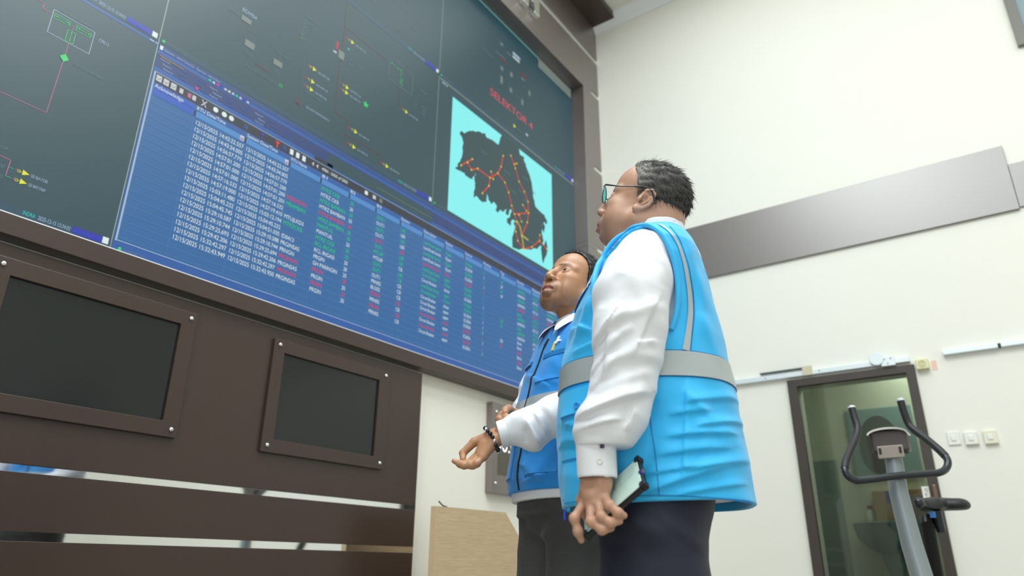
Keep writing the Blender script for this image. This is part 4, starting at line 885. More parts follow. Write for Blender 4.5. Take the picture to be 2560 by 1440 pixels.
# hair: short, receding at the temple
def zb1(x, y=0): return np.interp(x, [-0.12, -0.085, -0.055, -0.034, -0.016, 0.004, 0.014, 0.022, 0.036, 0.055, 0.072, 0.088], [-0.062, -0.055, -0.045, -0.018, 0.030, 0.026, 0.012, 0.030, 0.056, 0.082, 0.104, 0.116])
hm = hair_mesh(0.0026, zb1, 15000, 0.014, 0.05, 0.0036, lambda x, y, z: (-0.9, 0.0, -0.35 if z > 0.06 else -1.0), 3, -0.3)
hx, hy, hz = hm[0].T; gw = np.clip((hx+0.015)/0.05, 0, 1)*np.clip((0.118-hz)/0.04, 0, 1)*0.75+0.10*rng.random(len(hx))
put('hair', (xf(hm[0], R1, O1), hm[1]), m_hair1, P1, attrs={'grey': gw})
eyes(P1, R1, O1)
# eyeglasses
def hd(*p): return tuple(xf(np.array([p]), R1, O1)[0])
gl = MB(); m_gl = mat('gunmetal', srgb(72, 84, 92), 0.3, 0.6); m_gt = mat('dark_tip', srgb(40, 44, 48), 0.4)
b = MB()
for s in (1, -1):
    rim = [hd(0.110-0.006*abs(math.cos(a)*0.5+0.55)**2*1.0+0.0048*math.sin(a), s*(0.034+0.026*math.cos(a)), 0.003+0.0195*math.sin(a)) for a in np.linspace(0, 2*PI, 29)]
    b.tube(rim, 0.0013, 8, False)
b.tube([hd(0.112, 0.009, 0.008), hd(0.116, 0, 0.010), hd(0.112, -0.009, 0.008)], 0.0014, 8)
gf = b.build('eyeglasses', m_gl, None, smooth=True); gf.parent = P1
m_lens = bpy.data.materials.new('coated_lens'); m_lens.use_nodes = True; nt = m_lens.node_tree; nt.nodes.remove(nt.nodes['Principled BSDF'])
g1 = nt.nodes.new('ShaderNodeBsdfTransparent'); g1.inputs[0].default_value = (0.62, 0.93, 0.9, 1); g2 = nt.nodes.new('ShaderNodeBsdfGlossy'); g2.inputs['Roughness'].default_value = 0.04; g2.inputs[0].default_value = (0.08, 0.8, 0.7, 1)
ms = nt.nodes.new('ShaderNodeMixShader'); ms.inputs[0].default_value = 0.4
nt.links.new(g1.outputs[0], ms.inputs[1]); nt.links.new(g2.outputs[0], ms.inputs[2]); nt.links.new(ms.outputs[0], nt.nodes['Material Output'].inputs[0])
for s in (1, -1):
    b = MB(); pts = [(0.0255*math.cos(a), 0.019*math.sin(a)) for a in np.linspace(0, 2*PI, 28, endpoint=False)]
    vs = [hd(0.110-0.006*abs(p[0]/0.026*0.5+0.55)**2+0.25*p[1]+dx, s*(0.034+p[0]), 0.003+p[1]) for dx in (0.0006, -0.0006) for p in pts]
    nn = len(pts); b.add(vs, [tuple(range(nn)), tuple(range(2*nn-1, nn-1, -1))]+[(i, nn+i, nn+(i+1) % nn, (i+1) % nn) for i in range(nn)])
    o = b.build('lens', m_lens, None); o.parent = gf
    b = MB(); b.tube([hd(0.108, s*0.059, 0.014), hd(0.100, s*0.071, 0.016), hd(0.06, s*0.078, 0.020), hd(0.025, s*0.0805, 0.029)], [0.0014, 0.0022, 0.0017, 0.0017], 8, flat=0.7)
    o = b.build('temple', m_gl, None, smooth=True); o.parent = gf
    b = MB(); b.tube([hd(0.026, s*0.0805, 0.0288), hd(-0.002, s*0.082, 0.0345), hd(-0.022, s*0.084, 0.028), hd(-0.036, s*0.083, 0.008), hd(-0.041, s*0.081, 0.000)], [0.0022, 0.0024, 0.0026, 0.0026, 0.002], 8)
    o = b.build('temple_tip', m_gt, None, smooth=True); o.parent = gf
    b = MB(); b.sphere(hd(0.099, s*0.009, -0.006), 0.0035, 10, (1, 0.6, 1.4)); o = b.build('nose_pad', m_white, None, smooth=True); o.parent = gf

# shirt: trunk, both sleeves, collar
SL = [(0.002, -0.158, 1.378), (-0.014, -0.186, 1.322), (-0.028, -0.203, 1.270), (-0.033, -0.212, 1.205), (-0.038, -0.214, 1.150), (-0.052, -0.216, 1.085), (-0.066, -0.222, 1.030), (-0.088, -0.230, 0.995), (-0.100, -0.234, 0.968)]
SRT = [(p[0]+0.075*min(1, (1.378-p[2])/0.2), -p[1]-0.004, p[2]) for p in SL]
SR = [0.058, 0.069, 0.074, 0.072, 0.063, 0.060, 0.056, 0.054, 0.044]
f = Field((-0.235, -0.31, 0.82), (0.235, 0.31, 1.56), 0.003)
f.op(lambda X, Y, Z: T1(X, Y, Z, -0.016), (-0.2, -0.2, 0.90), (0.2, 0.2, 1.515))
f.cut(lambda X, Y, Z: np.maximum(0.885-Z, Z-1.512), 0.004)
f.chain(SL, SR, 0.02); f.chain(SRT, SR, 0.02)
fold1 = [(-0.095, 1.185, 0.045, 1.235, 0.012, 0.006), (-0.100, 1.165, -0.03, 1.225, 0.010, 0.007), (-0.105, 1.140, -0.02, 1.185, 0.010, 0.006), (-0.09, 1.12, 0.03, 1.13, 0.012, 0.005), (-0.11, 1.095, 0.00, 1.150, 0.011, 0.005),
 (-0.105, 1.06, 0.01, 1.10, 0.010, 0.005), (-0.150, 1.010, 0.000, 1.062, 0.024, 0.017, -1), (-0.140, 0.988, -0.055, 1.005, 0.012, 0.009, -1), (-0.05, 0.985, -0.03, 1.03, 0.010, 0.006, 1), (-0.105, 1.15, -0.045, 1.235, 0.016, 0.010, -1), (-0.112, 1.10, -0.05, 1.165, 0.014, 0.008, -1), (-0.112, 1.065, -0.06, 1.12, 0.013, 0.007, -1), (0.035, 1.26, -0.03, 1.12, 0.014, 0.005, 1), (0.02, 1.16, -0.02, 1.15, 0.012, 0.005, -1), (-0.07, 1.20, -0.085, 1.08, 0.014, 0.005, -1), (-0.05, 1.36, 0.02, 1.20, 0.016, 0.004), (0.03, 1.40, 0.045, 1.28, 0.014, 0.004), (-0.045, 1.30, -0.085, 1.23, 0.014, -0.005), (-0.02, 1.10, -0.05, 0.99, 0.012, -0.004)]
f.disp(lambda X, Y, Z: (ridges(X, Z, fold1)*(Y < -0.12)+0.0016*wob(X, Y, Z, 0.07, 0, 6)*(np.abs(Y) > 0.12)))
f.ell((-0.118, -0.236, 0.992), (0.032, 0.040, 0.020), 0.014); f.ell((-0.072, -0.238, 0.978), (0.026, 0.038, 0.018), 0.014)     # cloth bunched over the cuff
f.cut(lambda X, Y, Z: np.where(np.abs(Y) > 0.17, (0.962-Z), -1.0), 0.003)
put('shirt', keep_main(*f.mesh()), m_shirt, P1); shirt1 = bpy.data.objects['shirt']
f = Field((-0.17, -0.30, 0.88), (-0.04, -0.17, 0.995), 0.0022)
f.cap((-0.1085, -0.2345, 1.0), (-0.1065, -0.2345, 0.86), 0.0385, 0.0365, 0); f.cut(lambda X, Y, Z: np.maximum(Z-0.978, 0.9045+0.10*(X+0.107)*0.0-Z), 0.004)
f.cap((-0.1085, -0.2345, 1.0), (-0.1065, -0.2345, 0.80), 0.0335, 0.0325, 0, 'sub')
f.disp(lambda X, Y, Z: 0.0009*np.exp(-((X+0.088)/0.004)**2)*(Y < -0.235))
o = put('cuff', f.mesh(), m_shirt, None); o.parent = shirt1
f2 = f.mesh(); o = put('cuff', (f2[0]*np.array([1, -1, 1])+np.array([0.075, 0.004, 0]), f2[1][:, ::-1]), m_shirt, None); o.parent = shirt1
for q in ((-0.0995, -0.2705, 0.9315),):
    b = MB(); b.lathe([(0.0055, 0), (0.0055, 0.0016), (0.0045, 0.0024), (0.003, 0.0016), (0.0005, 0.0016)], q, (0.1, -1, 0), 16); o = b.build('button', mat('shirt_button', srgb(226, 224, 226), 0.3), None, smooth=True); o.parent = shirt1
b = MB(); b.box(-0.0975, -0.0895, -0.2745, -0.270, 0.955, 0.9615); o = b.build('cuff_tab', mat('plum_thread', srgb(70, 40, 84), 0.6), None, bevel=0.001); o.parent = shirt1
f = Field((-0.10, -0.11, 1.42), (0.14, 0.11, 1.57), 0.0026)
f.cap((0.036, 0, 1.42), (0.026, 0, 1.60), 0.083, 0.071, 0); f.cut(lambda X, Y, Z: np.maximum(Z-(1.519+0.10*(X-0.03)), 1.455-Z), 0.004); f.cap((0.036, 0, 1.40), (0.026, 0, 1.62), 0.0795, 0.0675, 0, 'sub')
o = put('collar', f.mesh(), m_shirt, None); o.parent = shirt1

# vest
fold2 = [(0.06, 1.050, 0.185, 1.078, 0.014, 0.006, -1), (0.03, 1.028, 0.12, 1.040, 0.014, 0.005, -1), (0.08, 1.005, 0.19, 1.03, 0.014, 0.007, -1), (0.02, 0.985, 0.17, 1.000, 0.015, 0.007, -1), (0.00, 0.950, 0.15, 0.970, 0.016, 0.006, -1), (0.05, 0.920, 0.19, 0.95, 0.014, 0.006, -1), (-0.02, 0.915, 0.08, 0.930, 0.013, 0.005, -1),
 (-0.02, 0.882, 0.14, 0.935, 0.014, 0.008, -1), (0.03, 0.875, 0.18, 0.905, 0.012, 0.005, -1), (0.01, 1.06, -0.030, 0.89, 0.018, -0.007), (0.075, 1.10, 0.05, 0.90, 0.022, 0.006, -1), (0.095, 1.09, 0.10, 0.89, 0.014, 0.004), (0.06, 1.08, 0.12, 1.02, 0.009, 0.003), (0.12, 1.40, 0.09, 1.20, 0.012, -0.003), (0.10, 1.43, 0.13, 1.26, 0.010, 0.003), (0.115, 1.25, 0.15, 1.13, 0.012, 0.003),
 (-0.115, 1.30, -0.16, 1.20, 0.018, 0.007, -1), (-0.14, 1.28, -0.18, 1.19, 0.014, -0.005), (-0.11, 1.215, -0.17, 1.25, 0.014, 0.006, -1), (-0.105, 1.19, -0.16, 1.18, 0.012, 0.005, -1), (-0.19, 1.03, -0.12, 1.00, 0.014, 0.006, -1), (-0.20, 0.985, -0.13, 0.99, 0.013, 0.006, -1), (-0.19, 0.99, -0.13, 0.965, 0.010, -0.004), (-0.19, 0.93, -0.14, 0.915, 0.010, 0.003), (-0.10, 1.36, -0.13, 1.24, 0.010, 0.003)]
def vdisp(X, Y, Z): return ridges(X, Z, fold2)+0.0022*wob(X, Y, Z, 0.11, 3, 6)*np.clip((1.45-Z)/0.1, 0, 1)
def arm_hole(X, Z): return np.sqrt(((X+0.018)/0.085)**2+((Z-1.305)/0.155)**2)
f = Field((-0.235, -0.225, 0.845), (0.235, 0.225, 1.535), 0.003)
f.d = T1(*f.grid()).astype(np.float32)
f.disp(lambda X, Y, Z: vdisp(X, Y, Z)*(Y < 0.19))
f.cut(lambda X, Y, Z: 0.868+0.004*np.sin(9*X+2*Y)-0.03*np.clip(X-0.12, 0, 1)-Z+0*Y, 0.003)
f.cut(lambda X, Y, Z: np.where(np.abs(Y) > 0.125+0.045*np.clip((Z-1.40)/0.06, 0, 1), (1-arm_hole(X, Z))*0.085, -0.05), 0.004)                        # armholes
f.cut(lambda X, Y, Z: np.where(X < 0.0, (0.026+0.10*np.clip((Z-1.26)/0.2, 0, 1)-np.abs(Y)), -0.1), 0.004)         # open front
f.cut(lambda X, Y, Z: np.maximum(Z-(1.497+0.10*(X-0.05)), -1+0*Y), 0.004); f.cap((0.030, 0, 1.40), (0.028, 0, 1.60), 0.082, 0.080, 0, 'sub')
g = T1(*f.grid(), -0.014); f.d = np.maximum(f.d, -g.astype(np.float32))
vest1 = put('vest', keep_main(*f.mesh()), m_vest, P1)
S1 = lambda x, z, off=0.0: T1.left(-(x-np.interp(z, T1.r[:, 0], T1.r[:, 1])), z, off+float(vdisp(np.float64(x), np.float64(-0.17), np.float64(z))))
def strip(path, wd, th, name, m, n=40):
    """ribbon following a 2-D path (s,z) on the near side of the vest"""
    P = np.array(path); L = np.r_[0, np.cumsum(np.hypot(*np.diff(P, axis=0).T))]; t = np.linspace(0, L[-1], n); q = np.stack([np.interp(t, L, P[:, 0]), np.interp(t, L, P[:, 1])], 1)
    for _ in range(3): q[1:-1] = (q[:-2]+2*q[1:-1]+q[2:])/4
    T = np.gradient(q, axis=0); T /= np.linalg.norm(T, axis=1)[:, None]; N = np.stack([-T[:, 1], T[:, 0]], 1); w_ = np.interp(np.linspace(0, 1, n), np.linspace(0, 1, len(wd)), wd) if isinstance(wd, (list, tuple)) else np.full(n, wd)
    fn = lambda u, v, off: S1(q[int(u), 0]+N[int(u), 0]*v*w_[int(u)], q[int(u), 1]+N[int(u), 1]*v*w_[int(u)], off)
    o = sheet(fn, list(range(n)), [-0.5, -0.17, 0.17, 0.5], th, name, m, None); o.parent = vest1; return o
def RG(t, z, off):
    p = T1.ring(t, z, off); k = float(vdisp(np.float64(p[0]), np.float64(p[1]), np.float64(z))); c, q = math.cos(t), math.sin(t); d = (T1.F[0]*c+T1.L[0]*q, T1.F[1]*c+T1.L[1]*q)
    return (p[0]+d[0]*k, p[1]+d[1]*k, z)
sheet(RG, list(np.linspace(0.17, 2*PI-0.17, 150)), [1.107, 1.12, 1.134, 1.147, 1.158], 0.0030, 'reflective_band', m_band, None).parent = vest1
for zz in (1.1055, 1.1595):
    b = MB(); b.tube([RG(t, zz, 0.0006) for t in np.linspace(0.17, 2*PI-0.17, 120)], 0.0011, 6); o = b.build('band_stitch', m_seamb, None); o.parent = vest1
strip([(0.040, 1.455), (0.060, 1.434), (0.080, 1.396), (0.090, 1.348), (0.0945, 1.292), (0.0935, 1.247), (0.083, 1.192), (0.076, 1.160)], [0.005, 0.005, 0.006, 0.007, 0.009, 0.010, 0.011, 0.014], 0.0026, 'reflective_strip', m_band)
hole = [(-0.018+0.0885*math.cos(a), 1.305+0.159*math.sin(a)) for a in np.linspace(math.radians(-40), math.radians(222), 60)]
b = MB(); pts = []
for x, z in hole:
    p = S1(x, min(z, 1.462), 0.002); pts.append((p[0], min(p[1], -0.118), z if z < 1.462 else z))
b.tube(pts, 0.0055, 8); o = b.build('armhole_binding', m_vest, None, smooth=True); o.parent = vest1
# pockets, flap, seams, zip
sheet(lambda u, v, off: S1(u, v, off), list(np.linspace(-0.190, -0.105, 24)), list(np.linspace(0.955, 1.085, 24)), 0.005, 'pocket', m_vest, None).parent = vest1
o = sheet(lambda u, v, off: S1(u, v+0.06*(u+0.19), off+0.004*(1.09-v)/0.05), list(np.linspace(-0.188, -0.110, 22)), list(np.linspace(1.040, 1.092, 8)), 0.0095, 'pocket_flap', m_vest, None); o.parent = vest1
p = S1(-0.148, 1.056, 0.014); b = MB(); b.lathe([(0.0075, 0), (0.0075, 0.002), (0.006, 0.0032), (0.004, 0.002), (0.0005, 0.002)], p, (-0.5, -0.85, 0), 18); o2 = b.build('button', m_vest2, None, smooth=True); o2.parent = o
sheet(lambda u, v, off: S1(u, v, off), list(np.linspace(-0.186, -0.125, 16)), list(np.linspace(0.872, 0.948, 10)), 0.004, 'lower_pocket', m_vest, None).parent = vest1
strip([(-0.100, 1.345), (-0.135, 1.318), (-0.160, 1.298)], 0.002, 0.0018, 'yoke_seam', m_seamb, 16)
strip([(0.002, 1.10), (-0.004, 1.02), (0.002, 0.95), (0.004, 0.875)], 0.0014, 0.0012, 'side_seam', m_seamb, 30)
strip([(-0.19, 0.878), (-0.1, 0.876), (0.0, 0.877), (0.1, 0.873), (0.18, 0.868)], 0.0016, 0.0012, 'hem_stitch', m_seamb, 60)
strip([(0.065, 1.448), (0.084, 1.41), (0.098, 1.35), (0.103, 1.29), (0.100, 1.24), (0.091, 1.19), (0.086, 1.162)], 0.0012, 0.0012, 'back_seam', m_seamb, 40)
b = MB()
for i in range(150):
    z = 0.874+i*0.0024
    if z > 1.23: break
    q = T1.front(-0.0265, z, 0.001); b.box(q[0]-0.0014, q[0]+0.0014, q[1]-0.0045, q[1]-0.001, z-0.0007, z+0.0007)
pp = [T1.front(-0.0275, z, -0.0005) for z in np.linspace(0.873, 1.24, 40)]; b.tube(pp, 0.0022, 8)
o = b.build('zip_edge', m_vest2, None); o.parent = vest1; o['kind'] = 'stuff'
q = T1.front(-0.0275, 0.875); b = MB(); b.box(q[0]-0.002, q[0]+0.005, q[1]-0.003, q[1]+0.005, 0.846, 0.874); o = b.build('zip_pull', mat('royal_blue_cord', srgb(24, 70, 190), 0.5), None, bevel=0.002); o.parent = vest1
# white lettering on the chest panel and back
def letters(t, fn, h, x0, z0, name, m, par, dirx=1, slope=0.0, off=0.0022):
    vs, fs, wd = glyphs(t); b = MB(); b.add([fn(x0+dirx*v[0]*h, z0+v[1]*h+slope*v[0]*h, off) for v in vs], fs); o = b.build(name, m, None); o.parent = par; return o
m_thread = mat('white_thread', srgb(236, 240, 244), 0.6)
letters('PLN', lambda u, v, off: S1(u, v, off), 0.019, -0.149, 1.318, 'chest_lettering', m_thread, vest1, 1, 0.25)
for (x, z, wd) in [(0.1275, 1.406, 0.008), (0.1425, 1.368, 0.010)]: strip([(x-wd/2, z+0.004), (x+wd/2, z-0.004)], 0.006, 0.002, 'back_lettering', m_thread, 8)

# trousers and shoes
f = Field((-0.22, -0.24, 0.03), (0.22, 0.24, 1.0), 0.006)
f.ell((-0.008, 0, 0.90), (0.128, 0.172, 0.15), 0)
for s in (1, -1): f.chain([(-0.012, s*0.085, 0.86), (-0.016, s*0.095, 0.70), (-0.022, s*0.10, 0.48), (-0.004, s*0.104, 0.24), (0.0, s*0.105, 0.065)], [0.112, 0.102, 0.082, 0.072, 0.072], 0.03)
f.disp(lambda X, Y, Z: 0.004*wob(X, Y, Z*0.6, 0.13, 1, 6)+ridges(X, Z, [(-0.10, 0.85, 0.02, 0.80, 0.014, 0.006), (-0.11, 0.80, 0.0, 0.77, 0.014, -0.005), (0.0, 0.84, 0.09, 0.78, 0.012, 0.004)]))
f.cut(lambda X, Y, Z: np.maximum(Z-0.985, 0.055-Z)+0*Y, 0.004)
put('trousers', f.mesh(), m_navy, P1)
def shoe(par, c, yaw, m):
    f = Field((-0.2, -0.08, -0.005), (0.12, 0.08, 0.13), 0.005)
    f.chain([(0.06, 0, 0.045), (-0.03, 0, 0.045), (-0.12, 0, 0.034), (-0.16, 0, 0.028)], [0.04, 0.042, 0.040, 0.03], 0.02); f.cap((0.03, 0, 0.05), (0.03, 0, 0.11), 0.045, 0.04, 0.02); f.cut(lambda X, Y, Z: np.maximum(0.0-Z, Z-0.105)+0*Y, 0.003)
    V, Q = f.mesh(); ca, sa = math.cos(yaw-PI), math.sin(yaw-PI); V = np.stack([V[:, 0]*ca-V[:, 1]*sa+c[0], V[:, 0]*sa+V[:, 1]*ca+c[1], V[:, 2]], 1); put('shoe', (V, Q), m, par)
shoe(P1, (-0.01, -0.105), PI+0.12, m_shoe); shoe(P1, (-0.01, 0.105), PI-0.12, m_shoe)

# phone held in his hand
ph = empty('smartphone', tuple(P1.matrix_basis@Vector((-0.09, -0.235, 0.86))) if False else (0.2, -2.1, 0.86), 0, 'mint backed phone in a black bumper case, held low by the man in glasses', 'phone')
LX = Vector((0.1013, -0.060, 0.0744)); LX.normalize(); WX = Vector((-0.0105, 0.05, 0.0482)); WX = (WX-LX*WX.dot(LX)).normalized(); NX = LX.cross(WX); NX = -NX if NX.y > 0 else NX
P0 = Vector((-0.1355, -0.214, 0.8085))   # lower left corner of the back face
PM = Matrix.Translation(P1.location)@Matrix.Rotation(math.radians(-65.736), 4, 'Z')@Matrix.Translation(P0)@Matrix((LX, WX, NX)).transposed().to_4x4()
ph.matrix_basis = PM
def rbox(b, x0, x1, y0, y1, z0, z1, r, n=6):
    pts = []
    for cx, cy, a0 in ((x1-r, y1-r, 0), (x0+r, y1-r, 90), (x0+r, y0+r, 180), (x1-r, y0+r, 270)):
        for i in range(n+1): a = math.radians(a0+90*i/n); pts.append((cx+r*math.cos(a), cy+r*math.sin(a)))
    return b.prism(pts, XY, z0, z1)
m_case = mat('black_gloss_case', srgb(16, 16, 20), 0.12); m_mint = mat('mint_back', srgb(206, 232, 226), 0.3)
def pb(name, m, bev, *boxes):
    b = MB()
    for q in boxes: rbox(b, *q)
    o = b.build(name, m, None, bevel=bev); o.parent = ph; return o
pb('case', m_case, 0.0015, (-0.004, 0.155, -0.004, 0.076, -0.0125, -0.0015, 0.010), (0.145, 0.158, -0.006, 0.008, -0.013, 0.0015, 0.004), (0.145, 0.158, 0.064, 0.078, -0.013, 0.0015, 0.004), (-0.007, 0.006, -0.006, 0.008, -0.013, 0.0015, 0.004), (-0.007, 0.006, 0.064, 0.078, -0.013, 0.0015, 0.004))
pb('back_panel', m_mint, 0.001, (0.0, 0.151, 0.0, 0.072, -0.004, 0.0, 0.008))
pb('camera_island', mat('mint_ring', srgb(196, 222, 216), 0.25), 0.0006, (0.085, 0.145, 0.040, 0.064, -0.001, 0.0009, 0.0115))
pb('side_button', mat('blue_sticker', srgb(46, 48, 130), 0.4), 0.0003, (0.1495, 0.1555, 0.028, 0.037, -0.006, 0.0004, 0.002))
pb('charging_port', mat('copper_port', srgb(196, 110, 60), 0.35, 0.6), 0.0003, (0.1545, 0.1556, 0.034, 0.044, -0.009, -0.005, 0.0005))
# ------------------------------------------------------------------ second man, gesturing with his left hand
P2 = person('person', (0.602, -1.766, 0), math.radians(-58.522), 'younger man with open palm gesture and dark bracelet, behind the man in glasses')
Y2 = math.radians(210)
T2 = Torso([(0.90, 0.006, 0, 0.140, 0.150, 0.186), (0.98, 0.006, 0, 0.148, 0.148, 0.186), (1.05, 0.010, 0, 0.142, 0.138, 0.166), (1.10, 0.014, 0, 0.142, 0.130, 0.162), (1.165, 0.018, 0, 0.142, 0.125, 0.172), (1.23, 0.028, 0, 0.135, 0.122, 0.180), (1.30, 0.040, 0, 0.124, 0.122, 0.186), (1.36, 0.046, 0, 0.106, 0.118, 0.190),
 (1.40, 0.050, 0, 0.090, 0.108, 0.182), (1.435, 0.054, 0, 0.074, 0.096, 0.150), (1.46, 0.057, 0, 0.064, 0.082, 0.110), (1.485, 0.060, 0, 0.056, 0.066, 0.078), (1.53, 0.060, 0, 0.05, 0.055, 0.066)], Y2)
R2 = head_rot(math.radians(228.5), math.radians(28.12), math.radians(-3.82)); O2 = np.array((0.045, 0, 1.561))
toH2 = lambda p: tuple(R2.T@(np.array(p)-O2))
f = make_head(0.0020, fat=0.0, mouth_open=0.0055, neck=([toH2((0.056, 0.002, 1.555)), toH2((0.062, 0.0, 1.50)), toH2((0.06, 0.0, 1.42))], [0.052, 0.056, 0.064]))
VH, QH = f.mesh(); lip2, st2, bw2 = head_attrs(VH); VHw = xf(VH, R2, O2)
# left hand: back of the hand to the camera, thumb on top, fingers curled forward
fh = hand_field([(-0.148, -0.268, 1.0725), (-0.176, -0.270, 1.0560)], (-0.188, -0.274, 1.044),
  [(-0.2080, -0.262, 1.0300), (-0.2080, -0.276, 1.0235), (-0.2045, -0.287, 1.0145), (-0.1970, -0.294, 1.0070)],
  [[(-0.2080, -0.262, 1.0300), (-0.2300, -0.255, 1.0030), (-0.2440, -0.262, 0.9930), (-0.2400, -0.272, 0.9880)], [(-0.2080, -0.276, 1.0235), (-0.2385, -0.284, 0.9915), (-0.2555, -0.290, 0.9905), (-0.2720, -0.288, 0.9985)],
   [(-0.2045, -0.287, 1.0145), (-0.2300, -0.298, 0.9875), (-0.2450, -0.297, 0.9860), (-0.2560, -0.290, 0.9910)], [(-0.1970, -0.294, 1.0070), (-0.2120, -0.303, 0.9900), (-0.2220, -0.298, 0.9860), (-0.2300, -0.289, 0.9890)]],
  [(-0.1950, -0.262, 1.0600), (-0.2250, -0.262, 1.0500), (-0.2530, -0.266, 1.0215), (-0.2510, -0.276, 1.0045)], fr=0.84)
HL = fh.mesh()
# right hand: loose fist near the left cuff
fr_ = hand_field([(-0.118, -0.020, 1.152), (-0.136, -0.052, 1.150)], (-0.148, -0.078, 1.146),
  [(-0.1600, -0.096, 1.153), (-0.1640, -0.100, 1.143), (-0.1640, -0.100, 1.132), (-0.1600, -0.098, 1.123)],
  [[(-0.1600, -0.096, 1.153), (-0.1660, -0.126, 1.146), (-0.1520, -0.138, 1.136), (-0.1420, -0.124, 1.136)], [(-0.1640, -0.100, 1.143), (-0.1720, -0.130, 1.134), (-0.1560, -0.142, 1.124), (-0.1440, -0.126, 1.124)],
   [(-0.1640, -0.100, 1.132), (-0.1700, -0.128, 1.122), (-0.1560, -0.138, 1.112), (-0.1440, -0.124, 1.113)], [(-0.1600, -0.098, 1.123), (-0.1640, -0.122, 1.112), (-0.1520, -0.130, 1.104), (-0.1420, -0.118, 1.105)]],
  [(-0.1420, -0.060, 1.163), (-0.1500, -0.090, 1.170), (-0.1560, -0.118, 1.162), (-0.1560, -0.134, 1.152)])
HR = fr_.mesh()
fb = Field((-0.25, -0.32, 0.0), (0.30, 0.34, 1.46), 0.012)
fb.op(lambda X, Y, Z: np.maximum(T2(X, Y, Z, -0.05), 0.96-Z), (-0.2, -0.25, 0.9), (0.3, 0.25, 1.44))
LA = [(0.128, -0.130, 1.385), (0.112, -0.200, 1.270), (0.086, -0.245, 1.150), (0.040, -0.256, 1.136), (-0.02, -0.262, 1.116), (-0.08, -0.267, 1.088), (-0.112, -0.268, 1.083), (-0.150, -0.269, 1.0725)]
RA = [(-0.026, 0.138, 1.385), (-0.066, 0.160, 1.290), (-0.098, 0.145, 1.200), (-0.108, 0.090, 1.170), (-0.112, 0.040, 1.160), (-0.114, 0.0, 1.155)]
fb.chain(LA, [0.026]*8, 0.01); fb.chain(RA, [0.026]*6, 0.01)
fb.chain([(0.03, -0.085, 0.92), (0.0, -0.10, 0.48), (0.0, -0.11, 0.08)], [0.06, 0.045, 0.032], 0.03); fb.chain([(-0.02, 0.08, 0.92), (-0.03, 0.09, 0.48), (-0.02, 0.1, 0.08)], [0.06, 0.045, 0.032], 0.03)
V, Q = join([(VHw, QH), HL, HR, fb.mesh()]); n1 = len(VH)
mesh_np('body', V, Q, m_skin2, P2, attrs={'lip': np.r_[lip2, np.zeros(len(V)-n1)], 'stubble': np.r_[st2*0.35, np.zeros(len(V)-n1)], 'brow': np.r_[bw2, np.zeros(len(V)-n1)]})
def zb2(x, y=0): return np.interp(x, [-0.12, -0.085, -0.055, -0.034, -0.016, 0.004, 0.014, 0.024, 0.040, 0.056, 0.070, 0.084], [-0.058, -0.050, -0.042, -0.018, 0.030, 0.016, -0.002, 0.020, 0.060, 0.082, 0.096, 0.112])
hm = hair_mesh(0.0026, zb2, 12000, 0.014, 0.20, 0.0065, lambda x, y, z: (-0.75, 0.0, 0.55) if z > 0.09 else (-0.8, 0.0, -0.6), 5)
put('hair', (xf(hm[0], R2, O2), hm[1]), m_hair2, P2)
eyes(P2, R2, O2, (0, 0.16, 0.12))

# shirt
f = Field((-0.24, -0.34, 0.90), (0.30, 0.30, 1.50), 0.003)
f.op(lambda X, Y, Z: np.maximum(T2(X, Y, Z, -0.008), np.maximum(0.922+0.0*X-Z, Z-1.475)), (-0.2, -0.22, 0.91), (0.26, 0.22, 1.48))
f.chain(LA[:-1]+[(-0.128, -0.2685, 1.0785)], [0.058, 0.066, 0.058, 0.056, 0.050, 0.047, 0.038, 0.034], 0.02); f.chain(RA[:-1]+[(-0.110, 0.02, 1.158)], [0.058, 0.062, 0.058, 0.050, 0.042, 0.036], 0.02)
f.ell((-0.072, -0.268, 1.058), (0.030, 0.040, 0.034), 0.02)
fold3 = [(-0.092, 1.105, -0.052, 1.03, 0.013, 0.009, 1), (-0.07, 1.12, -0.04, 1.06, 0.012, 0.006, -1), (-0.085, 1.10, -0.055, 1.035, 0.010, 0.006), (-0.06, 1.115, -0.035, 1.05, 0.009, 0.005), (-0.045, 1.14, 0.0, 1.07, 0.010, 0.005), (-0.09, 1.075, -0.09, 1.04, 0.008, -0.004), (-0.13, 1.30, -0.09, 1.24, 0.010, 0.005), (-0.15, 1.23, -0.11, 1.22, 0.009, 0.006), (-0.15, 1.195, -0.11, 1.19, 0.009, 0.005)]
f.disp(lambda X, Y, Z: ridges(X, Z, fold3)*((Y < -0.2) | (Y > 0.06))+0.0014*wob(X, Y, Z, 0.06, 4, 6)*((Y < -0.19) | (Y > 0.1)))
put('shirt', keep_main(*f.mesh()), m_shirt, P2); sh2 = [o for o in bpy.data.objects if o.name.startswith('shirt')][-1]
def cuff(a, b2, r0, r1):
    a = np.array(a); b2 = np.array(b2); ff = Field(np.minimum(a, b2)-0.06, np.maximum(a, b2)+0.06, 0.0022); u = (b2-a)/np.linalg.norm(b2-a); Lc = np.linalg.norm(b2-a)
    ff.cap(a-u*0.03, b2+u*0.03, r0, r1, 0); ff.cut(lambda X, Y, Z: np.abs((X-a[0])*u[0]+(Y-a[1])*u[1]+(Z-a[2])*u[2]-Lc/2)-Lc/2, 0.004); ff.cap(a-u*0.06, b2+u*0.06, r0-0.006, r1-0.006, 0, 'sub')
    o = put('cuff', ff.mesh(), m_shirt, None); o.parent = sh2
cuff((-0.102, -0.2675, 1.0842), (-0.1605, -0.2695, 1.0668), 0.037, 0.0345); cuff((-0.108, 0.055, 1.162), (-0.120, -0.006, 1.153), 0.038, 0.035)
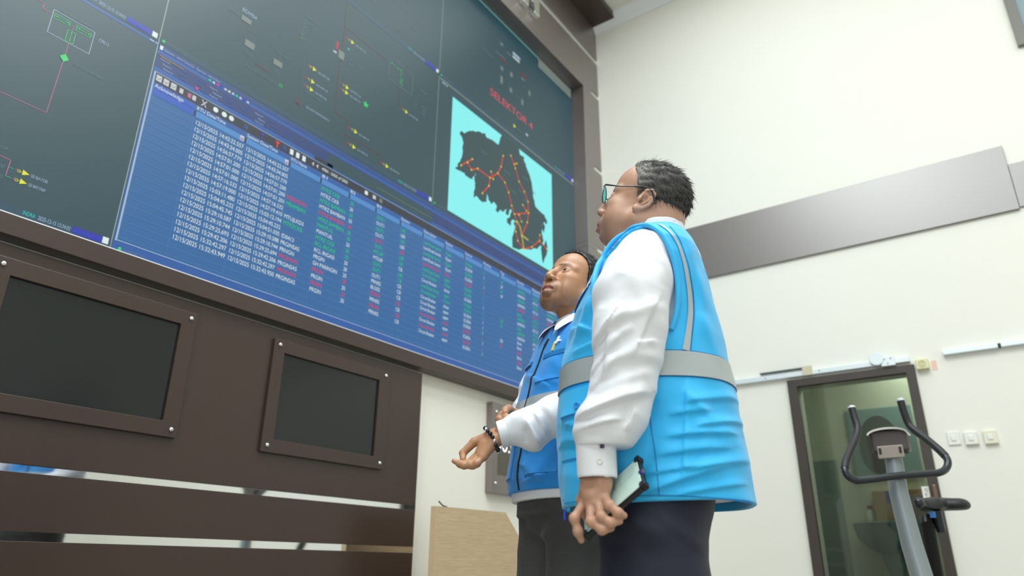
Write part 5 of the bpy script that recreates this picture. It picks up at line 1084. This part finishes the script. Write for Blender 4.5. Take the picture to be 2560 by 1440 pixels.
# collar: stand plus two leaves
f = Field((-0.08, -0.13, 1.36), (0.17, 0.13, 1.54), 0.0024)
f.cap((0.058, 0, 1.36), (0.058, 0, 1.55), 0.0735, 0.0655, 0); f.cut(lambda X, Y, Z: np.maximum(Z-(1.462+0.22*(X-0.0)+0.0*Y), 1.395-Z), 0.003); f.cap((0.058, 0, 1.34), (0.058, 0, 1.57), 0.0695, 0.0615, 0, 'sub')
o = put('collar', f.mesh(), m_shirt, None); o.parent = sh2
def leaf(sg):
    b = MB(); F_, L_ = np.array(T2.F), np.array(T2.L)
    def q(fw_, lt, z): p = np.array((0.058, 0))+F_*fw_+L_*lt*sg; return (p[0], p[1], z)
    top = [q(0.066, 0.006, 1.450), q(0.060, 0.030, 1.458), q(0.040, 0.055, 1.470), q(0.0, 0.072, 1.486), q(-0.04, 0.062, 1.494)]
    bot = [q(0.122, 0.050, 1.392), q(0.104, 0.074, 1.408), q(0.076, 0.094, 1.428), q(0.012, 0.110, 1.446), q(-0.05, 0.094, 1.452)]
    mid = [tuple((np.array(a)*0.5+np.array(c)*0.5)+np.array((F_[0]*0.012+L_[0]*0.010*sg, F_[1]*0.012+L_[1]*0.010*sg, 0.008))) for a, c in zip(top, bot)]
    rows = [top, mid, bot]; vs = [p for r in rows for p in r]; n = 5
    b.add(vs, [(j*n+i, j*n+i+1, (j+1)*n+i+1, (j+1)*n+i) for j in range(2) for i in range(n-1)]); o = b.build('collar_leaf', m_shirt, None, smooth=True); o.parent = sh2
    m_ = o.modifiers.new('solid', 'SOLIDIFY'); m_.thickness = 0.003; s_ = o.modifiers.new('sub', 'SUBSURF'); s_.levels = 2; s_.render_levels = 2
leaf(1); leaf(-1)
# vest
fold4 = [(-0.10, 1.10, -0.01, 1.13, 0.016, 0.006, 1), (-0.11, 1.30, -0.03, 1.22, 0.016, 0.005, 1), (-0.11, 0.97, 0.0, 0.99, 0.014, 0.006, 1), (-0.12, 1.02, -0.05, 0.96, 0.014, 0.006, -1), (-0.10, 1.13, -0.02, 1.10, 0.012, 0.004), (-0.10, 0.98, -0.02, 1.0, 0.012, 0.004), (-0.11, 1.05, -0.04, 1.03, 0.010, -0.003), (-0.03, 1.32, 0.02, 1.24, 0.012, 0.003), (-0.05, 1.25, 0.0, 1.23, 0.010, 0.003)]
def vd2(X, Y, Z): return ridges(X, Z, fold4)+0.002*wob(X, Y, Z, 0.10, 7, 6)*np.clip((1.40-Z)/0.1, 0, 1)
f = Field((-0.20, -0.24, 0.925), (0.28, 0.24, 1.49), 0.003)
f.d = T2(*f.grid(), 0.002).astype(np.float32); f.disp(vd2)
f.cut(lambda X, Y, Z: 0.944-Z+0*X, 0.003)
def arm2(X, Y, Z):
    bx, by, af, ab, b_ = T2.body(X, Y, Z); r = np.sqrt(((bx+0.004)/0.078)**2+((Z-1.290)/0.135)**2)
    return np.where(np.abs(by) > 0.118+0.035*np.clip((Z-1.37)/0.06, 0, 1), (1-r)*0.078, -0.05)
f.cut(arm2, 0.004)
def vneck(X, Y, Z):
    bx, by, _, _, _ = T2.body(X, Y, Z); return np.where(bx > 0, (Z-1.386)*0.55-np.abs(by), -0.1)
f.cut(vneck, 0.003); f.cap((0.058, 0, 1.30), (0.060, 0, 1.60), 0.079, 0.079, 0, 'sub')
f.d = np.maximum(f.d, -T2(*f.grid(), -0.010).astype(np.float32))
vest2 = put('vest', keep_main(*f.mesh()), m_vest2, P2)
def S2(by, z, off=0.0):
    p = T2.front(by, z, 0.002+off); k = float(vd2(np.float64(p[0]), np.float64(p[1]), np.float64(z))); return (p[0]+T2.F[0]*k, p[1]+T2.F[1]*k, p[2])
def patch(name, y0, y1, z0, z1, th, m, par=None, n=14): o = sheet(lambda u, v, off: S2(u, v, off), list(np.linspace(y0, y1, n)), list(np.linspace(z0, z1, n)), th, name, m, None); o.parent = par or vest2; return o
patch('reflective_band', -0.172, 0.172, 1.163, 1.206, 0.0026, m_band, n=40)
patch('chest_pocket', 0.030, 0.125, 1.245, 1.318, 0.004, m_vest2); o = patch('pocket_trim', 0.030, 0.125, 1.318, 1.332, 0.006, m_seamb)
patch('lower_pocket', 0.040, 0.150, 0.985, 1.115, 0.005, m_vest2); patch('pocket_flap', 0.036, 0.154, 1.085, 1.122, 0.009, m_vest2)
patch('lower_pocket', -0.150, -0.045, 0.985, 1.115, 0.005, m_vest2)
patch('name_patch', -0.112, -0.048, 1.318, 1.330, 0.006, m_seamb); patch('name_strip', -0.108, -0.054, 1.3215, 1.3265, 0.0075, m_band)
b = MB(); b.tube([S2(0.0, z, 0.002) for z in np.linspace(0.948, 1.392, 60)], 0.0026, 8); o = b.build('zip', m_black, None, smooth=True); o.parent = vest2
b = MB(); b.tube([S2(0.003, z, 0.003) for z in (1.392, 1.37, 1.362)], [0.003, 0.004, 0.002], 8); o = b.build('zip_pull', m_black, None, smooth=True); o.parent = vest2
o = patch('embroidered_badge', 0.058, 0.064, 1.338, 1.366, 0.0045, mat('yellow_thread', srgb(240, 214, 90), 0.6), n=5)
o = patch('embroidered_badge', 0.060, 0.086, 1.362, 1.3675, 0.0045, m_thread, n=5); o = patch('embroidered_badge', 0.066, 0.072, 1.358, 1.382, 0.0046, m_thread, n=5)
# trousers, shoes
f = Field((-0.22, -0.24, 0.03), (0.24, 0.24, 1.0), 0.005)
f.op(lambda X, Y, Z: T2(X, Y, Z, -0.022), (-0.2, -0.2, 0.90), (0.2, 0.2, 0.99)); 
L2, F2_ = np.array(T2.L), np.array(T2.F)
def bp(fw_, lt, z): p = np.array((0.008, 0))+F2_*fw_+L2*lt; return (p[0], p[1], z)
f.ell(bp(-0.01, 0, 0.905), (0.125, 0.125, 0.10), 0.02)
for s in (1, -1): f.chain([bp(0.0, s*0.078, 0.87), bp(0.012, s*0.086, 0.72), bp(0.012, s*0.09, 0.50), bp(-0.015, s*0.095, 0.26), bp(-0.02, s*0.1, 0.07)], [0.098, 0.086, 0.068, 0.058, 0.058], 0.015)
f.disp(lambda X, Y, Z: 0.003*wob(X, Y, Z*0.7, 0.09, 5, 6)+ridges(X, Z, [(-0.11, 0.86, -0.04, 0.82, 0.012, 0.005), (-0.11, 0.82, -0.05, 0.80, 0.010, -0.004), (-0.02, 0.86, -0.06, 0.82, 0.01, 0.004)]))
f.cut(lambda X, Y, Z: np.maximum(Z-0.975, 0.055-Z)+0*Y, 0.004)
tr2 = put('trousers', f.mesh(), m_jean, P2)
shoe(P2, bp(0.0, 0.10, 0)[:2], Y2-0.15, m_shoe); shoe(P2, bp(0.0, -0.10, 0)[:2], Y2+0.15, m_shoe)
# bracelet of dark beads
b_ = empty('bracelet', (0, 0, 0)); b_.parent = P2
u = np.array((-0.176+0.148, -0.002, 1.056-1.0725)); u /= np.linalg.norm(u); e1 = np.cross(u, (0, 1, 0)); e1 /= np.linalg.norm(e1); e2 = np.cross(u, e1); c = np.array((-0.1775, -0.270, 1.0545))
m_bead = mat('dark_bead', srgb(30, 31, 34), 0.2)
for i in range(20):
    a = 2*PI*i/20; q = c+e1*0.0345*math.cos(a)+e2*0.0295*math.sin(a)+u*0.002*math.sin(3*a)
    b = MB(); b.sphere(q, 0.0054 if i % 3 else 0.0062, 12); o = b.build('bead', m_bead if i % 4 else m_steel, None, smooth=True); o.parent = b_
BIKE_BAR = [(2.4598, -2.2414, 1.4633), (2.452, -2.2485, 1.4081), (2.4382, -2.2553, 1.3647), (2.4025, -2.247, 1.317), (2.339, -2.231, 1.2609), (2.2543, -2.2174, 1.1977), (2.2169, -2.2135, 1.1598), (2.2087, -2.2195, 1.1311), (2.2208, -2.2415, 1.1113), (2.2429, -2.2716, 1.1102), (2.3204, -2.3917, 1.1272), (2.4016, -2.5131, 1.1384), (2.4239, -2.5468, 1.1422), (2.4593, -2.5708, 1.1589), (2.4809, -2.5837, 1.188), (2.5014, -2.5778, 1.2188), (2.5203, -2.5546, 1.2545), (2.5648, -2.5085, 1.3129), (2.591, -2.4664, 1.3605), (2.6034, -2.4491, 1.3911), (2.5988, -2.4404, 1.4424), (2.5938, -2.4359, 1.5007)]
BAR_GL = [(2.2169, -2.2135, 1.1598), (2.2543, -2.2174, 1.1977), (2.339, -2.231, 1.2609), (2.4025, -2.247, 1.317), (2.4382, -2.2553, 1.3647), (2.452, -2.2485, 1.4081), (2.4598, -2.2414, 1.4633)]
BAR_GR = [(2.5014, -2.5778, 1.2188), (2.5203, -2.5546, 1.2545), (2.5648, -2.5085, 1.3129), (2.591, -2.4664, 1.3605), (2.6034, -2.4491, 1.3911), (2.5988, -2.4404, 1.4424), (2.5938, -2.4359, 1.5007)]
POST = [(2.385, -2.3854, 1.2573), (2.389, -2.3877, 1.1978), (2.3854, -2.3834, 1.0624), (2.3901, -2.3962, 0.8534), (2.3744, -2.4155, 0.6959)]
BOLT = (2.3577, -2.4028, 0.889)
CONS = (2.3744, -2.3868, 1.2812)
SEAT = (2.9682, -2.4552, 1.0556)
BEL0 = (2.9659, -2.4049, 0.959)
BEL1 = (2.8425, -2.4137, 0.7084)
KNOB = (2.7433, -2.4115, 1.0465)
STK = (2.882, -2.4448, 1.0001)
SEAT_YAW = -0.28
# ------------------------------------------------------------------ exercise bike in front of the glass door
t = empty('exercise_bike', (2.55, -2.39, 0), 0, 'grey exercise bike with black looped handlebar before the glass door', 'exercise bike')
m_grey = mat('grey_steel_tube', srgb(138, 146, 150), 0.42, 0.3); m_blk = mat('black_grip', srgb(34, 35, 38), 0.5); m_gloss = mat('black_gloss_tube', srgb(36, 40, 46), 0.25)
def bez(P, n=8):
    P = [np.array(p) for p in P]; out = []
    Q = [P[0]]+P+[P[-1]]
    for i in range(1, len(Q)-2):
        p0, p1, p2, p3 = Q[i-1], Q[i], Q[i+1], Q[i+2]
        for k in range(n):
            u = k/n; out.append(tuple(0.5*((2*p1)+(-p0+p2)*u+(2*p0-5*p1+4*p2-p3)*u*u+(-p0+3*p1-3*p2+p3)*u**3)))
    return out+[tuple(P[-1])]
BAR = BIKE_BAR
b = MB(); b.tube(bez(BAR, 8), 0.0155, 14); b.build('handlebar', m_gloss, t, smooth=True)
b = MB(); b.tube(bez(BAR_GL, 8), 0.0172, 14); b.build('grip', m_blk, t, smooth=True)
b = MB(); b.tube(bez(BAR_GR, 8), 0.0172, 14); b.build('grip', m_blk, t, smooth=True)
for p, d in ((BAR_GL[-1], BAR_GL[-2]), (BAR_GR[-1], BAR_GR[-2])):
    v = Vector(p)-Vector(d); v.normalize(); b = MB(); b.lathe([(0.0165, 0.0), (0.0165, 0.008), (0.010, 0.012), (0.001, 0.013)], Vector(p), v, 16); b.build('end_cap', m_alu, t, smooth=True)
b = MB(); b.tube(POST, [0.034, 0.036, 0.038, 0.042, 0.044], 20); b.build('post', m_grey, t, smooth=True)
b = MB(); b.lathe([(0.012, 0), (0.012, 0.004), (0.005, 0.006), (0.001, 0.006)], BOLT, (-1, -0.2, 0), 14); b.build('bolt', mat('brass_bolt', srgb(190, 160, 100), 0.35, 0.8), t, smooth=True)
# console
cx, cy, cz = CONS
ca = MB(); ca.box(cx-0.03, cx+0.05, cy-0.075, cy+0.075, cz-0.05, cz+0.05); ca.build('console', mat('console_brown', srgb(70, 62, 60), 0.4), t, bevel=0.014, bs=3)
b = MB(); n = 20; pr = [(0.082*math.cos(a), 0.03+0.028*math.sin(a)) for a in np.linspace(0, PI, n)]+[(0.074*math.cos(a), 0.028+0.021*math.sin(a)) for a in np.linspace(PI, 0, n)]
b.prism([(p[0]+cy, p[1]+cz) for p in pr], YZ, cx-0.045, cx+0.055); b.build('console_rim', m_steel, t, smooth=True)
b = MB(); b.box(cx-0.035, cx-0.028, cy-0.052, cy+0.052, cz-0.075, cz-0.02); b.build('bracket', mat('console_bracket', srgb(150, 138, 130), 0.4), t, bevel=0.004)
for sy_ in (-1, 1): MB().box(cx-0.0375, cx-0.034, cy+sy_*0.04-0.005, cy+sy_*0.04+0.005, cz-0.055, cz-0.03).build('slot', m_black, t)
# seat, seat post with bellows, knob
sx, sy_, sz = SEAT
f = Field((-0.16, -0.14, -0.07), (0.20, 0.14, 0.06), 0.005)
f.chain([(-0.13, 0, -0.008), (-0.02, 0, -0.004), (0.08, 0, 0.0)], [0.026, 0.040, 0.05], 0.02); f.ell((0.10, 0.055, -0.004), (0.075, 0.062, 0.036), 0.02); f.ell((0.10, -0.055, -0.004), (0.075, 0.062, 0.036), 0.02)
f.cut(lambda X, Y, Z: np.maximum(-0.028-Z, Z-0.03-0.02*X)+0*Y, 0.012)
V, Q = f.mesh(); a = SEAT_YAW; V = np.stack([V[:, 0]*math.cos(a)-V[:, 1]*math.sin(a)+sx, V[:, 0]*math.sin(a)+V[:, 1]*math.cos(a)+sy_, V[:, 2]+sz], 1)
o = mesh_np('saddle', V, Q, m_blk); o.parent = t; o.matrix_parent_inverse = t.matrix_basis.inverted()
b = MB(); b.tube([(sx, sy_, sz-0.03), (sx+0.02, sy_, sz-0.13)], 0.022, 16); b.build('seat_post', m_gloss, t, smooth=True)
b = MB(); pf = []
p0 = Vector(BEL0); p1 = Vector(BEL1); Lb = (p1-p0).length; nr = 26
for i in range(nr*4+1): pf.append((0.0265+0.0055*(0.5-0.5*math.cos(2*PI*i/4)) , Lb*i/(nr*4)))
b.lathe(pf, p0, p1-p0, 22); b.build('bellows', m_black, t, smooth=True)
b = MB(); b.lathe([(0.03, 0), (0.03, 0.04), (0.026, 0.045), (0.001, 0.046)], p0, p0-p1, 20); b.build('bellows_cap', m_black, t, smooth=True)
b = MB(); b.sphere(KNOB, 0.024, 18); b.build('adjust_knob', mat('dark_knob', srgb(40, 44, 50), 0.15), t, smooth=True)
b = MB(); b.tube([KNOB, (sx-0.02, sy_+0.01, sz-0.02)], 0.012, 12); b.build('knob_stem', m_black, t)
MB().box(STK[0]-0.002, STK[0]+0.002, STK[1]-0.013, STK[1]+0.013, STK[2]-0.014, STK[2]+0.014).build('blue_label', mat('blue_white_label', srgb(60, 120, 190), 0.5), t)
# frame on the floor (below the picture): base bars, housing, cranks
b = MB(); b.tube([(2.22, -2.62, 0.03), (2.22, -2.12, 0.03)], 0.03, 14); b.tube([(3.28, -2.66, 0.03), (3.28, -2.16, 0.03)], 0.03, 14); b.tube([(2.22, -2.37, 0.04), (2.7, -2.38, 0.10), (3.28, -2.41, 0.04)], 0.028, 14); b.build('base_frame', m_grey, t, smooth=True)
b = MB(); b.lathe([(0.02, -0.05), (0.22, -0.05), (0.235, -0.035), (0.235, 0.035), (0.22, 0.05), (0.02, 0.05)], (2.56, -2.375, 0.33), (0.05, 1, 0), 32); b.build('flywheel_housing', m_blk, t, smooth=True)
b = MB(); b.tube([BEL1, (2.98, -2.40, 0.35), (2.95, -2.40, 0.08)], 0.032, 14); b.build('seat_tube', m_grey, t, smooth=True)
for s_ in (1, -1):
    b = MB(); b.tube([(2.62, -2.375+s_*0.07, 0.33), (2.62+s_*0.10, -2.375+s_*0.09, 0.33-s_*0.12)], 0.012, 10); b.build('crank', m_steel, t, smooth=True)
    MB().box(2.62+s_*0.10-0.05, 2.62+s_*0.10+0.05, -2.375+s_*0.14-0.045, -2.375+s_*0.14+0.045, 0.33-s_*0.12-0.012, 0.33-s_*0.12+0.012).build('pedal', m_blk, t, bevel=0.006)
